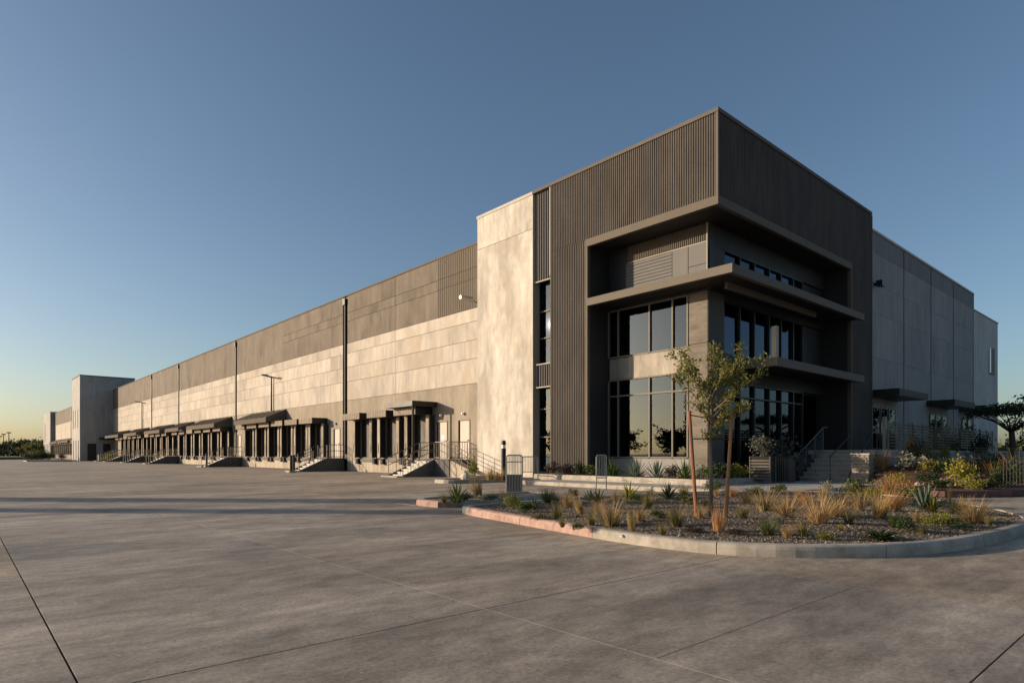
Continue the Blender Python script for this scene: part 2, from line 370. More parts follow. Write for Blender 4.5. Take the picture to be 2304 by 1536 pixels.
def catmull(pts, closed, per=6):
    out = []; n = len(pts)
    for i in range(n if closed else n-1):
        p = [Vector(pts[(i+k) % n] if closed else pts[max(0, min(n-1, i+k))]) for k in (-1,0,1,2)]
        for q in range(per):
            t = q/per
            out.append(0.5*((2*p[1]) + (p[2]-p[0])*t + (2*p[0]-5*p[1]+4*p[2]-p[3])*t*t + (3*p[1]-p[0]-3*p[2]+p[3])*t**3))
    if not closed: out.append(Vector(pts[-1]))
    return out
def kerb_run(path, closed, parent, mats, h=0.15, w=0.16, stone=2.4, z=0.0, gap=0.006):
    """kerb stones swept along path (interior on the left of its direction); mats(s, p) picks the material"""
    P = [Vector((p[0], p[1])) for p in path]
    if closed: P = P + [P[0]]
    S = [0]
    for a, b in zip(P, P[1:]): S.append(S[-1] + (b-a).length)
    L = S[-1]
    def pos(s):
        s = min(max(s, 0), L-1e-6)
        for i in range(len(S)-1):
            if S[i+1] >= s: break
        t = (s-S[i])/max(1e-6, S[i+1]-S[i]); return P[i].lerp(P[i+1], t)
    def tang(s):
        d = pos(min(L-1e-4, s+0.08)) - pos(max(0, s-0.08)); return d.normalized()
    prof = [(0.0,-0.01),(0.0,h*0.62),(0.012,h*0.86),(0.035,h-0.006),(0.055,h),(w,h),(w,-0.01)]
    k = max(1, round(L/stone))
    for i in range(k):
        s0, s1 = L*i/k+gap, L*(i+1)/k-gap
        m = max(2, int((s1-s0)/0.22)+1); vs, fs = [], []; q = len(prof)
        for j in range(m):
            s = s0+(s1-s0)*j/(m-1); p, d = pos(s), tang(s); nrm = Vector((-d.y, d.x))
            vs += [(p.x+nrm.x*a, p.y+nrm.y*a, z+b) for a, b in prof]
        for j in range(m-1):
            for a in range(q): fs.append((j*q+a, j*q+(a+1)%q, (j+1)*q+(a+1)%q, (j+1)*q+a))
        fs += [tuple(range(q))[::-1], tuple((m-1)*q+a for a in range(q))]
        b = MB(); b.add(vs, fs); b.build('kerb_stone', mats((s0+s1)/2, pos((s0+s1)/2)), parent)
def inside(p, poly):
    r = False; n = len(poly)
    for i in range(n):
        a, b = poly[i], poly[i-1]
        if (a[1] > p[1]) != (b[1] > p[1]) and p[0] < (b[0]-a[0])*(p[1]-a[1])/(b[1]-a[1]) + a[0]: r = not r
    return r
def edge_d(p, poly):
    d = 1e9; n = len(poly); p = Vector((p[0], p[1]))
    for i in range(n):
        a, b = Vector((poly[i-1][0], poly[i-1][1])), Vector((poly[i][0], poly[i][1])); ab = b-a
        t = max(0, min(1, (p-a).dot(ab)/max(1e-9, ab.length_squared))); d = min(d, (p-a-ab*t).length)
    return d
def soil_height(p, poly, base=0.115, rise=0.10):
    e = edge_d(p, poly)
    return base + rise*min(1, e/2.2) + 0.018*math.sin(p[0]*2.3+p[1]*1.1) * min(1, e/0.6)
def soil_sheet(name, poly, mat, step, base=0.115, rise=0.10, hf=None):
    xs = [p[0] for p in poly]; ys = [p[1] for p in poly]
    x, idx, vs, fs = min(xs), {}, [], []
    nx, ny = int((max(xs)-min(xs))/step)+2, int((max(ys)-min(ys))/step)+2
    hf = hf or (lambda p: soil_height(p, poly, base, rise))
    for i in range(nx):
        for j in range(ny):
            p = (min(xs)+i*step, min(ys)+j*step)
            if inside(p, poly) and edge_d(p, poly) > 0.02:
                idx[i, j] = len(vs); vs.append((p[0], p[1], hf(p)))
    for (i, j) in list(idx):
        q = [(i,j),(i+1,j),(i+1,j+1),(i,j+1)]
        if all(k in idx for k in q): fs.append(tuple(idx[k] for k in q))
    b = MB(); b.add(vs, fs); return b.mesh(name, mat, True)

ISL1 = [(7.85,10.25),(7.45,8.2),(7.05,6.0),(6.98,4.9),(7.12,4.1),(7.6,3.35),(8.5,2.68),(9.6,2.28),(11.2,2.08),(13.0,2.05),(14.4,2.3),(16.3,3.3),
        (18.3,5.0),(19.2,7.0),(18.6,9.0),(16.4,10.2),(13,10.7),(9.4,10.85),(8.2,10.75)]
isl1_path = catmull(ISL1, True, 6)
isl1 = struct(link('planting_island', None))
kerb_run(isl1_path, True, isl1, lambda s, p: M['redkerb'] if (p.y > 5.55 and p.x < 7.95) else M['kerb'], 0.15, 0.17, 2.0)
isl1_in = [(p.x, p.y) for p in isl1_path]
link('soil', soil_sheet('soil', isl1_in, M['soil'], 0.16), isl1)
h1 = lambda p: soil_height(p, isl1_in)

ISL2 = [(8.35,12.95),(8.35,12.0),(8.6,11.85),(12.4,12.25),(12.9,12.7),(12.6,13.6),(8.7,13.35)]
isl2_path = [Vector(p) for p in ISL2]
isl2 = struct(link('planting_island', None))
kerb_run(isl2_path, True, isl2, lambda s, p: M['redkerb'] if p.x < 8.6 else M['kerb'], 0.15, 0.16, 1.6)
isl2_in = [(p.x, p.y) for p in isl2_path]
link('soil', soil_sheet('soil', isl2_in, M['soil'], 0.14, 0.115, 0.06), isl2)
h2 = lambda p: soil_height(p, isl2_in, 0.115, 0.06)

ISL3 = [(15.3,22.3),(15.3,21.5),(15.6,21.2),(19.9,20.75),(20.15,21.2),(20.15,25.2),(18.9,25.4),(18.2,23.2)]
isl3 = struct(link('planting_island', None))
isl3_path = [Vector(p) for p in ISL3]
kerb_run(isl3_path, True, isl3, lambda s, p: M['kerb'], 0.16, 0.16, 1.8)
isl3_in = [(p.x, p.y) for p in isl3_path]
link('soil', soil_sheet('soil', isl3_in, M['redsoil'], 0.16, 0.12, 0.1), isl3)
h3 = lambda p: soil_height(p, isl3_in, 0.12, 0.1)

# entrance walk with its kerb, planting bed along the tower, lower stair court
walk = struct(link('entrance_walk', None))
WX0, WX1 = 17.4, 19.2
ys = [8.4, 10.2, 12.0, 13.8, 15.6, 17.4, 19.0]
for a, b in zip(ys, ys[1:]):
    w = MB(); w.bbox(WX0+0.17, WX1, a+0.005, b-0.005, 0.0, 0.148, 0.006); w.build('walk_slab', M['walk'], walk)
for a, b in zip([19.2, 21.0, 22.8, 24.6], [21.0, 22.8, 24.6, 25.7]):
    w = MB(); w.bbox(a+0.005, b-0.005, 8.4, 11.6, 0.0, 0.148, 0.006); w.build('walk_slab', M['walk'], walk)
kerb_run([Vector((20.3,20.5)), Vector((WX0+0.9,19.9)), Vector((WX0,19.2)), Vector((WX0,9.4)), Vector((WX0+0.8,8.3)), Vector((25.7,8.2))], False, walk, lambda s, p: M['kerb'], 0.15, 0.17, 1.9)
bed = struct(link('entrance_bed', None))
BED = [(19.25,11.7),(25.4,11.7),(25.4,13.05),(21.5,13.05),(21.5,20.15),(19.25,20.15)]
kerb_run([Vector((19.22,20.3)), Vector((19.22,11.62)), Vector((25.5,11.62))], False, bed, lambda s, p: M['kerb'], 0.36, 0.14, 1.7)
bb = MB(); bb.poly([(19.35,11.75),(25.4,11.75),(25.4,13.05),(21.5,13.05),(21.5,17.95),(20.1,17.95),(20.1,20.3),(19.35,20.3)], 0.0, 0.31)
bb.build('soil', M['soil'], bed)

# right garden bed rising to the terrace wall, red tinted kerb walk
GARD = [(21.6,7.6),(21.4,5.4),(23.5,4.1),(27,3.5),(44,3.4),(44,8.75),(26.3,8.75),(23.0,8.05)]
gar = struct(link('garden_bed', None))
kerb_run([Vector(p) for p in GARD[:5]], False, gar, lambda s, p: M['redwalk'], 0.17, 0.9, 2.2)
def hg(p): return 0.13 + 0.10*max(0, min(1, edge_d(p, GARD)/1.5)) + 0.65*max(0, min(1, (p[1]-5.2)/3.2)) * max(0, min(1, (p[0]-24)/2.5))
link('soil', soil_sheet('soil', GARD, M['redsoil'], 0.3, hf=hg), gar)

# far lawn
lw = MB(); lw.poly([(-260,330),(-120,190),(-30,170),(2,166),(14,178),(16,300),(0,420),(-260,520)], -0.02, 0.45)
lawn = lw.build('lawn', M['lawn']); struct(lawn)

# ------------------------------------------------------------------ warehouse
X0, X1, X2 = 21.0, 20.2, 21.55          # dock wall, tower face, recessed glazing
Y1, Y2, YJ = 11.88, 13.1, 17.98         # tower side face, recessed side glazing, left jamb
ZW, ZT = 12.6, 13.47
wh = thing('warehouse', 'long concrete and dark metal warehouse with dock doors and a glazed corner entrance', 'warehouse', (0,0,0))
def P(name, mat, fn, parent=wh, smooth=False):
    b = MB(); fn(b); return b.build(name, mat, parent, smooth)
def PB(name, mat, x0, x1, y0, y1, z0, z1, parent=wh):
    b = MB(); b.box(x0, x1, y0, y1, z0, z1); return b.build(name, mat, parent)
# body behind the panels
PB('building_core', M['dark'], X0+0.22, 78, 20.6, 131, 0, ZW-0.25)
PB('building_core', M['dark'], 34.9, 55.3, 12.36, 20.6, 0, ZW-0.2)
PB('building_core', M['dark'], X0+0.22, 78, 139, 236, 0, ZW-0.25)
G = 0.022
# dock openings: groups of centre positions along the wall
dock_groups = [[31.9, 35.2, 38.6], [45.9, 48.7, 51.6, 54.5, 57.5, 60.5], [67.6, 70.9, 74.2, 77.5, 80.8, 84.0],
               [89.2, 92.4, 95.6, 98.8], [103.6, 106.9, 110.2, 113.5, 116.8, 120.1]]
docks = [c for g in dock_groups for c in g]
DW, DZ0, DZ1 = 2.15, 1.0, 3.55
pdoors = [(29.85, 0.95), (27.75, 0.95), (43.2, 0.95), (64.4, 0.95), (87.8, 0.95)]
PDW = 0.98
spans = [(25.3,34.95),(34.95,41.55),(42.25,44.2),(44.2,53.3),(53.3,62.7),(62.7,65.15),(65.75,75.4),(75.4,86.65),(87.25,94.2),(94.2,101.2),(101.8,114.5),(114.5,124.0),(124.0,130.9)]
opens = sorted([(c-DW/2, c+DW/2, DZ0, DZ1) for c in docks] + [(c-PDW/2, c+PDW/2, z, 3.08) for c, z in pdoors])
for (a, b) in spans:
    a += G/2; b -= G/2
    # lower painted panel: pieces around the openings (dock wall, piers, header)
    mb = MB(); mb.box(X0, X0+0.22, a, b, 3.56, 5.05-G)
    cur = a; low = MB(); low.box(X0, X0+0.22, a, b, 0, 0.949)
    for (o0, o1, z0, z1) in opens:
        if o1 <= a or o0 >= b: continue
        o0, o1 = max(o0, a), min(o1, b)
        if o0 > cur: mb.box(X0, X0+0.22, cur, o0, 0.95, 3.56)
        if z1 < 3.5: mb.box(X0, X0+0.22, o0, o1, z1, 3.56)
        if z0 > 0.951: mb.box(X0, X0+0.22, o0, o1, 0.95, z0)
        cur = o1
    if cur < b: mb.box(X0, X0+0.22, cur, b, 0.95, 3.56)
    mb.build('wall_panel', M['lower'], wh); low.build('dock_wall', M['dock'], wh)
    for z0, z1 in ((5.05,6.4),(6.4,7.41),(7.41,8.41),(8.41,9.12)):
        PB('wall_panel', M['light'], X0, X0+0.22, a, b, z0, z1-G)
    rows = ((9.12,10.7),(10.7,11.3),(11.3,12.5)) if a < 44.5 else ((9.12,12.5),)
    for z0, z1 in rows:
        PB('wall_panel', M['upper'], X0+0.01, X0+0.22, a if a > 26 else 30.3, b, z0, z1-(G if z1 < 12.4 else 0))
# ribbed metal at the near end of the upper band
def corrug_y(b, x, y0, y1, z0, z1, pitch=0.10, d=0.026, mi=0):
    n = max(2, int((y1-y0)/pitch)); pit = (y1-y0)/n; vs, fs = [], []
    for i in range(n):
        o = y0+i*pit
        for dy, dx in ((0,0),(0.30*pit,0),(0.42*pit,-d),(0.88*pit,-d)): vs += [(x+dx,o+dy,z0),(x+dx,o+dy,z1)]
    vs += [(x,y1,z0),(x,y1,z1)]
    for i in range(len(vs)//2-1): fs.append((2*i+2,2*i,2*i+1,2*i+3))
    b.add(vs, fs, mi)
def corrug_x(b, y, x0, x1, z0, z1, pitch=0.10, d=0.026, mi=0):
    n = max(2, int((x1-x0)/pitch)); pit = (x1-x0)/n; vs, fs = [], []
    for i in range(n):
        o = x0+i*pit
        for dx, dy in ((0,0),(0.30*pit,0),(0.42*pit,-d),(0.88*pit,-d)): vs += [(o+dx,y+dy,z0),(o+dx,y+dy,z1)]
    vs += [(x1,y,z0),(x1,y,z1)]
    for i in range(len(vs)//2-1): fs.append((2*i,2*i+2,2*i+3,2*i+1))
    b.add(vs, fs, mi)
for z0, z1 in ((9.12,10.69),(10.71,11.29),(11.31,12.5)):
    P('ribbed_panel', M['cladb'], lambda b: corrug_y(b, X0+0.0, 25.3, 30.3, z0, z1, 0.2, 0.018))
P('wall_backing', M['upper'], lambda b: b.box(X0+0.02, X0+0.2, 25.3, 30.28, 9.13, 12.49))
PB('parapet_cap', M['coping'], X0-0.04, X0+0.30, 25.3, 130.9, 12.502, 12.6)
# dark reveals with rain pipes
for y in (41.9, 65.45, 86.95, 101.5):
    PB('reveal', M['black'], X0+0.10, X0+0.21, y-0.345, y+0.345, 0, 12.495)
    pipe = P('rain_pipe', M['black'], lambda b: b.tube([(X0+0.0, y-0.08, 1.2), (X0+0.0, y-0.08, 12.3)], 0.11, 8))
    P('rain_head', M['black'], lambda b: b.box(X0-0.16, X0+0.10, y-0.25, y+0.1, 11.9, 12.35), pipe)
# dock doors and shelters
def shelter_parts():
    ms = {}
    b = MB(); b.box(0.17,0.215,-DW/2,DW/2,DZ0,DZ1)
    for k in range(1,5): b.box(0.155,0.17,-DW/2,DW/2,DZ0+k*0.51-0.02,DZ0+k*0.51+0.02)
    ms['dock_door'] = b.mesh('dock_door', M['dockdoor'])
    for nm, s in (('a',1),('b',-1)):
        b = MB(); y0, y1 = (DW/2-0.06, DW/2+0.24) if s > 0 else (-DW/2-0.24, -DW/2+0.06)
        b.box(-0.36,-0.004,y0,y1,0.98,3.50); b.box(-0.43,-0.361,y0-0.01,y1+0.01,0.96,3.51,1)
        b.box(-0.437,-0.431,(y0+y1)/2-0.03,(y0+y1)/2+0.03,1.3,1.9,0)
        ms['pad'+nm] = b.mesh('side_pad', [M['rubber'], M['pad']])
        b = MB(); b.box(-0.22,-0.003,(y0+y1)/2-0.14,(y0+y1)/2+0.14,0.55,0.92); ms['bump'+nm] = b.mesh('dock_bumper', M['rubber'])
    b = MB(); b.box(-1.15,-0.003,-DW/2+0.02,DW/2+0.24,3.52,3.93); b.box(-1.19,-1.151,-DW/2+0.01,DW/2+0.25,3.52,3.93,1)
    [b.box(-1.197,-1.191,-DW/2+0.05+q*0.31,-DW/2+0.08+q*0.31,3.55,3.90,0) for q in range(8)]
    ms['header'] = b.mesh('header', [M['black'], M['header']])
    b = MB(); b.box(-0.05,0.2,-0.95,0.95,0.94,0.985); b.box(-0.10,-0.003,-0.8,0.8,0.70,0.90); ms['lev'] = b.mesh('leveller', M['black'])
    return ms
SM = shelter_parts()
for c in docks:
    d = link('dock_door', SM['dock_door'], wh, (X0, c, 0))
    for k, nm in (('pada','side_pad'),('padb','side_pad'),('bumpa','dock_bumper'),('bumpb','dock_bumper'),('header','header'),('lev','leveller')):
        link(nm, SM[k], d)
# flat canopy over the near dock
P('flat_canopy', M['black'], lambda b: b.box(X0-1.7, X0-0.003, 30.35, 33.4, 3.95, 4.25))
P('canopy_post', M['black'], lambda b: b.tube([(X0-1.55,30.5,0.0),(X0-1.55,30.5,3.96)], 0.07, 8))
# sloped awnings over the dock groups
for (a, b_) in ((52.6,60.6),(66.6,76.6),(80.0,86.2),(89.0,97.6),(102.8,111.6),(116.0,127.6)):
    aw = P('awning', M['awning'], lambda b: b.xz_prism([(X0-0.003,4.98),(X0-0.003,4.80),(X0-1.62,4.0),(X0-1.62,3.86),(X0-1.75,3.86),(X0-1.75,4.24)], a, b_))
    P('end_panel', M['awning'], lambda b: b.xz_prism([(X0-0.004,4.79),(X0-0.004,3.95),(X0-1.6,3.95),(X0-1.6,4.0)], a+0.02, a+0.08), aw)
    n = int((b_-a)/1.2)
    for k in range(n+1):
        y = a+0.06+(b_-a-0.12)*k/n
        P('rib', M['trim'], lambda b: b.xz_prism([(X0-0.02,5.03),(X0-0.02,4.985),(X0-1.72,4.262),(X0-1.72,4.31)], y-0.03, y+0.03), aw)
# personnel doors
for c, z in pdoors:
    d = P('door', M['door'], lambda b: b.box(X0+0.05, X0+0.10, c-PDW/2+0.02, c+PDW/2-0.02, z, 3.06))
    P('door_frame', M['lower'], lambda b: (b.box(X0-0.03, X0+0.12, c-PDW/2-0.06, c-PDW/2+0.0, z, 3.14), b.box(X0-0.03, X0+0.12, c+PDW/2-0.0, c+PDW/2+0.06, z, 3.14), b.box(X0-0.03, X0+0.12, c-PDW/2, c+PDW/2, 3.08, 3.14)), d)
    P('handle', M['black'], lambda b: b.box(X0-0.02, X0+0.05, c-0.40, c-0.28, z+0.98, z+1.05), d)
    if c in (29.85,): P('notice', M['white'], lambda b: b.box(X0+0.042, X0+0.05, c-0.16, c+0.10, 2.05, 2.30), d)
# far stair block
blk = P('stair_block', M['block'], lambda b: b.box(16.1, 24.4, 131, 140.7, 0, 14.75))
P('parapet_cap', M['coping'], lambda b: b.box(16.05, 24.45, 130.95, 140.75, 14.752, 14.9), blk)
for a, b_ in ((17.2,18.5),(19.5,20.6)):
    P('door', M['black'], lambda b: b.box(a, b_, 130.94, 131.01, 0, 3.0), blk)
for y in (133.5, 136.5, 139): P('slot_window', M['dark'], lambda b: b.box(16.06, 16.12, y-0.3, y+0.3, 5.8, 9), blk)
for y in (132.6, 135.5, 138.6): P('slot_window', M['trim'], lambda b: b.box(16.05, 16.13, y-0.25, y+0.25, 0.2, 3.6), blk)
P('entry_canopy', M['black'], lambda b: b.box(18.9, 21.0, 129.4, 130.99, 3.7, 4.1), blk)
# farther dock wall and end pavilion
for a, b_ in ((140.8,152),(152,163),(163,174),(174,185),(185,196),(196,207),(207,218)):
    PB('wall_panel', M['lower'], X0, X0+0.22, a+G, b_, 0, 5.05)
    PB('wall_panel', M['light'], X0, X0+0.22, a+G, b_, 5.06, 9.1)
    PB('wall_panel', M['upper'], X0, X0+0.22, a+G, b_, 9.12, 12.5)
PB('parapet_cap', M['coping'], X0-0.04, X0+0.3, 140.8, 218, 12.502, 12.6)
for y in (185.3, 216.5): PB('reveal', M['black'], X0-0.05, X0+0.0-0.002, y-0.5, y+0.5, 0, 12.5)
for c in range(150, 216, 4):
    d = link('dock_door', SM['dock_door'], wh, (X0-0.25, c, 0)); link('header', SM['header'], d, (0.24,0,0)); link('side_pad', SM['pada'], d, (0.24,0,0)); link('side_pad', SM['padb'], d, (0.24,0,0))
for a, b_ in ((150,172),(176,196),(198,214)):
    P('awning', M['awning'], lambda b: b.xz_prism([(X0-0.003,4.98),(X0-0.003,4.80),(X0-1.62,4.0),(X0-1.62,3.86),(X0-1.75,3.86),(X0-1.75,4.24)], a, b_))
pav = P('end_pavilion', M['block'], lambda b: b.box(19.9, 40, 218.05, 236, 0, 13.0))
P('slot_window', M['dark'], lambda b: b.box(19.84, 19.92, 231, 232.6, 4.5, 10), pav)
for y in (221, 225, 229, 233): P('door', M['dark'], lambda b: b.box(19.84, 19.92, y-0.9, y+0.9, 0, 4.0), pav)

# ------------------------------------------------------------------ corner tower
YA, YB, YC = 25.56, 21.4, 20.18           # pale panel from YA to YB, glazed slot YB..YC, ribbed frame YC..YJ
tw = P('pale_panel', M['panelw'], lambda b: (b.box(X1, X0+0.6, YB, YA, 0, 11.73), ))
P('upper_pale_panel', M['panelw'], lambda b: b.box(X1+0.001, X0+0.6, YB, YA, 11.75, 13.33), tw)
P('parapet_cap', M['copingw'], lambda b: b.box(X1-0.03, X0+0.65, YB, YA+0.03, 13.332, 13.47), tw)
P('edge_trim', M['trimlight'], lambda b: b.box(X1-0.012, X1+0.4, YB-0.03, YB-0.002, 0.1, 13.33), tw)
slot = P('slot_cladding', M['cladg'], lambda b: corrug_y(b, X1+0.14, YC+0.08, YB-0.06, 9.25, 13.33, 0.15, 0.04))
P('slot_backing', M['dark'], lambda b: (b.box(X1+0.15, X0+0.5, YC+0.03, YB-0.04, 9.25, 13.33), b.box(X0+0.34, X0+0.5, YC, YB-0.04, 0.3, 9.25)), slot)
P('slot_edge', M['trimlight'], lambda b: (b.box(X1+0.06, X1+0.12, YB-0.075, YB-0.045, 9.2, 13.3), b.box(X1+0.08, X1+0.14, YC+0.08, YB-0.06, 9.19, 9.245)), slot)
P('slot_spandrel', M['cladg'], lambda b: corrug_y(b, X1+0.2, YC+0.06, YB-0.1, 4.35, 5.35, 0.15, 0.04), slot)
P('spandrel_frame', M['trimlight'], lambda b: (b.box(X1+0.1, X1+0.2, YC+0.05, YB-0.08, 5.355, 5.41), b.box(X1+0.1, X1+0.2, YC+0.05, YB-0.08, 4.29, 4.345), b.box(X1+0.12, X1+0.2, YB-0.12, YB-0.08, 4.35, 5.35)), slot)
sw = [(0.45,2.0),(2.05,4.28),(5.42,6.6),(6.65,7.85),(7.9,9.2)]
for z0, z1 in sw:
    P('pane', M['glass'], lambda b: b.box(X1+0.42, X1+0.435, YC+0.06, YB-0.06, z0, z1), slot)
P('slot_mullions', M['frame'], lambda b: ([b.box(X1+0.36, X1+0.46, YC+0.09, YB-0.06, z-0.05, z) for z in (2.05,5.42,6.65,7.9,3.35)], b.box(X1+0.34,X1+0.46,YC+0.03,YC+0.09,0.35,9.2)), slot)
# ribbed frame: left face, header, side face, right column
fr = P('ribbed_cladding', M['clad'], lambda b: (corrug_y(b, X1, YJ+0.10, YC-0.03, 0.30, 10.37), corrug_y(b, X1, Y1+0.02, YC-0.03, 10.38, 13.33)))
P('ribbed_cladding', M['clad'], lambda b: (corrug_x(b, Y1, X1+0.02, 34.72, 10.38, 13.33), corrug_x(b, Y1, 32.25, 34.70, 1.4, 10.37)))
P('frame_core', M['dark'], lambda b: (b.box(X1+0.01, X2+0.3, YJ+0.02, YC, 0.0, 13.3), b.box(X1+0.01, X2-0.1, Y1+0.01, YJ+0.018, 10.39, 13.3),
                                      b.box(X2-0.098, 34.71, Y1+0.01, Y2-0.1, 10.39, 13.3), b.box(32.16, 34.71, Y1+0.01, Y2+0.4, 0.2, 10.388)))
P('corner_trim', M['trim'], lambda b: (b.box(X1-0.05, X1+0.04, Y1-0.05, Y1+0.04, 10.37, 13.33), b.box(X1-0.045, X1+0.03, YC-0.03, YC+0.02, 0.3, 13.33)))
P('edge_strip', M['trimlight'], lambda b: b.box(X1-0.05, X1+0.02, YC+0.022, YC+0.075, 9.3, 13.3))
P('fascia', M['trim'], lambda b: (b.box(X1-0.06, X1+0.10, Y1-0.06, YJ+0.10, 10.06, 10.368), b.box(X1+0.101, 32.25, Y1-0.06, Y1+0.10, 10.06, 10.368)))
P('jamb_trim', M['trim'], lambda b: (b.box(X1-0.05, X1+0.12, YJ-0.02, YJ+0.10, 0.30, 10.058), b.box(32.13, 32.25, Y1-0.05, Y1+0.12, 1.4, 10.058)))
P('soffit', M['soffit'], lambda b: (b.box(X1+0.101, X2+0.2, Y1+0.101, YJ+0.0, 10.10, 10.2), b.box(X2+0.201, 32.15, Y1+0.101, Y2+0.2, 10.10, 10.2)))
P('parapet_cap', M['coping'], lambda b: (b.box(X1-0.07, X1+0.4, Y1-0.07, YB-0.05, 13.332, 13.47), b.box(X1+0.401, 34.8, Y1-0.07, Y1+0.4, 13.332, 13.47)))
P('tower_roof', M['dark'], lambda b: b.box(X1+0.3, 34.7, Y1+0.3, YA, 13.0, 13.2))
P('corner_column', M['cladg'], lambda b: (b.box(34.725, 34.86, Y1-0.06, Y1+0.5, 1.4, 13.3), ))
# recessed wall facing the yard
rw = P('recess_wall', M['pier'], lambda b: (b.box(X2, X2+0.25, Y2, 13.93, 5.52, 7.5), b.box(X2, X2+0.25, Y2, 13.93, 0.0, 5.50)))
P('spandrel', M['spandrel'], lambda b: b.box(X2+0.005, X2+0.25, 13.935, 16.86, 4.46, 5.40), rw)
P('spandrel', M['spandrel'], lambda b: b.box(X2+0.105, X2+0.25, 16.87, YJ, 4.46, 5.40), rw)
P('base_wall', M['wing'], lambda b: b.box(X2+0.005, X2+0.25, 13.935, YJ, 0.0, 1.04), rw)
P('recess_head', M['dark'], lambda b: b.box(X2+0.06, X2+0.25, 13.0, YJ, 7.5, 10.09), rw)
P('ribbed_band', M['trim'], lambda b: corrug_y(b, X2+0.03, Y2, 16.9, 9.40, 10.09, 0.09, 0.03), rw)
P('band_lip', M['trimlight'], lambda b: (b.box(X2-0.03, X2+0.05, Y2-0.02, Y2+0.02, 7.85, 10.09), b.box(X2-0.02, X2+0.05, Y2+0.02, 16.9, 9.36, 9.398)), rw)
for k in range(11):
    z = 7.86 + k*0.136
    P('louvre_blade', M['louvre'], lambda b: b.xz_prism([(X2+0.02,z+0.134),(X2+0.03,z+0.10),(X2-0.012,z+0.004),(X2-0.016,z+0.02)], 14.69, 17.0), rw)
for y0, y1, z0, z1 in ((13.95,14.66,7.84,9.36),(13.12,13.92,8.55,9.36),(13.12,13.92,7.84,8.53)):
    P('grey_panel', M['greypanel'], lambda b: b.box(X2-0.01, X2+0.058, y0, y1, z0, z1), rw)
vm = [17.42, 16.86, 15.78, 14.66, 13.96]
def window_wall_x(zs, ymul, y_end, x, parent):
    """panes and mullions of a window wall in the plane x"""
    ym = sorted(ymul + [y_end])
    for a, b_ in zip(ym, ym[1:]):
        for z0, z1 in zip(zs, zs[1:]):
            w = P('pane', M['glass'], lambda b: b.box(x+0.05, x+0.065, a+0.03, b_-0.03, z0+0.02, z1-0.02), parent)
    f = MB()
    for y in ym: f.box(x-0.03, x+0.10, y-0.032, y+0.032, zs[0], zs[-1])
    for z in zs:
        for a, b_ in zip(ym, ym[1:]): f.box(x-0.025, x+0.09, a+0.032, b_-0.032, z-0.03, z+0.03)
    f.build('mullions', M['frame'], parent)
window_wall_x([1.09,3.74,4.43], [17.42,15.78,14.66,13.965], 17.95, X2+0.0, rw)
window_wall_x([5.43,7.46], [17.42,15.78,14.66,13.965], 17.95, X2+0.0, rw)
# recessed wall facing the street
sw_ = P('side_pier', M['dark'], lambda b: b.box(X2+0.251, 22.7, Y2+0.0, Y2+0.25, 0.0, 10.09))
P('side_pier_face', M['cladg'], lambda b: (b.box(X2+0.01, 22.69, Y2-0.03, Y2-0.002, 5.55, 7.5), b.box(X2+0.01, 22.69, Y2-0.03, Y2-0.002, 0.3, 5.5), b.box(X2+0.01, 22.69, Y2-0.03, Y2-0.002, 7.85, 9.2)), sw_)
P('spandrel', M['dark'], lambda b: (b.box(22.701, 32.15, Y2+0.0, Y2+0.25, 4.12, 5.18), b.box(22.701, 32.15, Y2, Y2+0.25, 7.3, 7.82), b.box(22.701, 32.15, Y2, Y2+0.25, 9.3, 10.09)), sw_)
P('base_wall', M['dark'], lambda b: b.box(22.701, 29.8, Y2+0.0, Y2+0.25, 0.0, 0.80), sw_)
def window_wall_y(zs, xm, y, parent):
    for a, b_ in zip(xm, xm[1:]):
        for z0, z1 in zip(zs, zs[1:]):
            P('pane', M['glass'], lambda b: b.box(a+0.03, b_-0.03, y+0.10, y+0.115, z0+0.02, z1-0.02), parent)
    f = MB()
    for x in xm: f.box(x-0.035, x+0.035, y-0.02, y+0.16, zs[0], zs[-1])
    for z in zs:
        for a, b_ in zip(xm, xm[1:]): f.box(a+0.035, b_-0.035, y-0.015, y+0.15, z-0.03, z+0.03)
    f.build('mullions', M['framed'], parent)
XM = [22.74, 24.0, 25.2, 26.5, 27.6, 28.8, 29.75]
window_wall_y([0.84,3.55,4.09], XM, Y2, sw_)
window_wall_y([5.21,7.28], XM, Y2, sw_)
window_wall_y([7.84,9.28], XM, Y2, sw_)
# dark entry bay at the right of the recess
eb = P('entry_bay', M['dark'], lambda b: (b.box(29.8, 32.15, 15.3, 15.5, 0.2, 4.12), b.box(29.8, 32.15, Y2+0.251, 15.3, 4.05, 4.12), b.box(29.8, 32.16, Y2, 15.3, 1.3, 1.40), b.box(29.8, 32.15, Y2+0.12, Y2+0.24, 5.181, 7.29), b.box(29.8, 32.15, Y2+0.12, Y2+0.24, 7.83, 9.29)))
for a in (30.0, 31.1):
    d = P('entry_door', M['framed'], lambda b: (b.box(a, a+0.08, 15.2, 15.28, 1.41, 3.9), b.box(a+0.92, a+1.0, 15.2, 15.28, 1.41, 3.9), b.box(a+0.08, a+0.92, 15.2, 15.28, 3.8, 3.9), b.box(a+0.08, a+0.92, 15.2, 15.28, 1.41, 1.6)), eb)
    P('pane', M['glass'], lambda b: b.box(a+0.08, a+0.92, 15.23, 15.245, 1.6, 3.8), d)
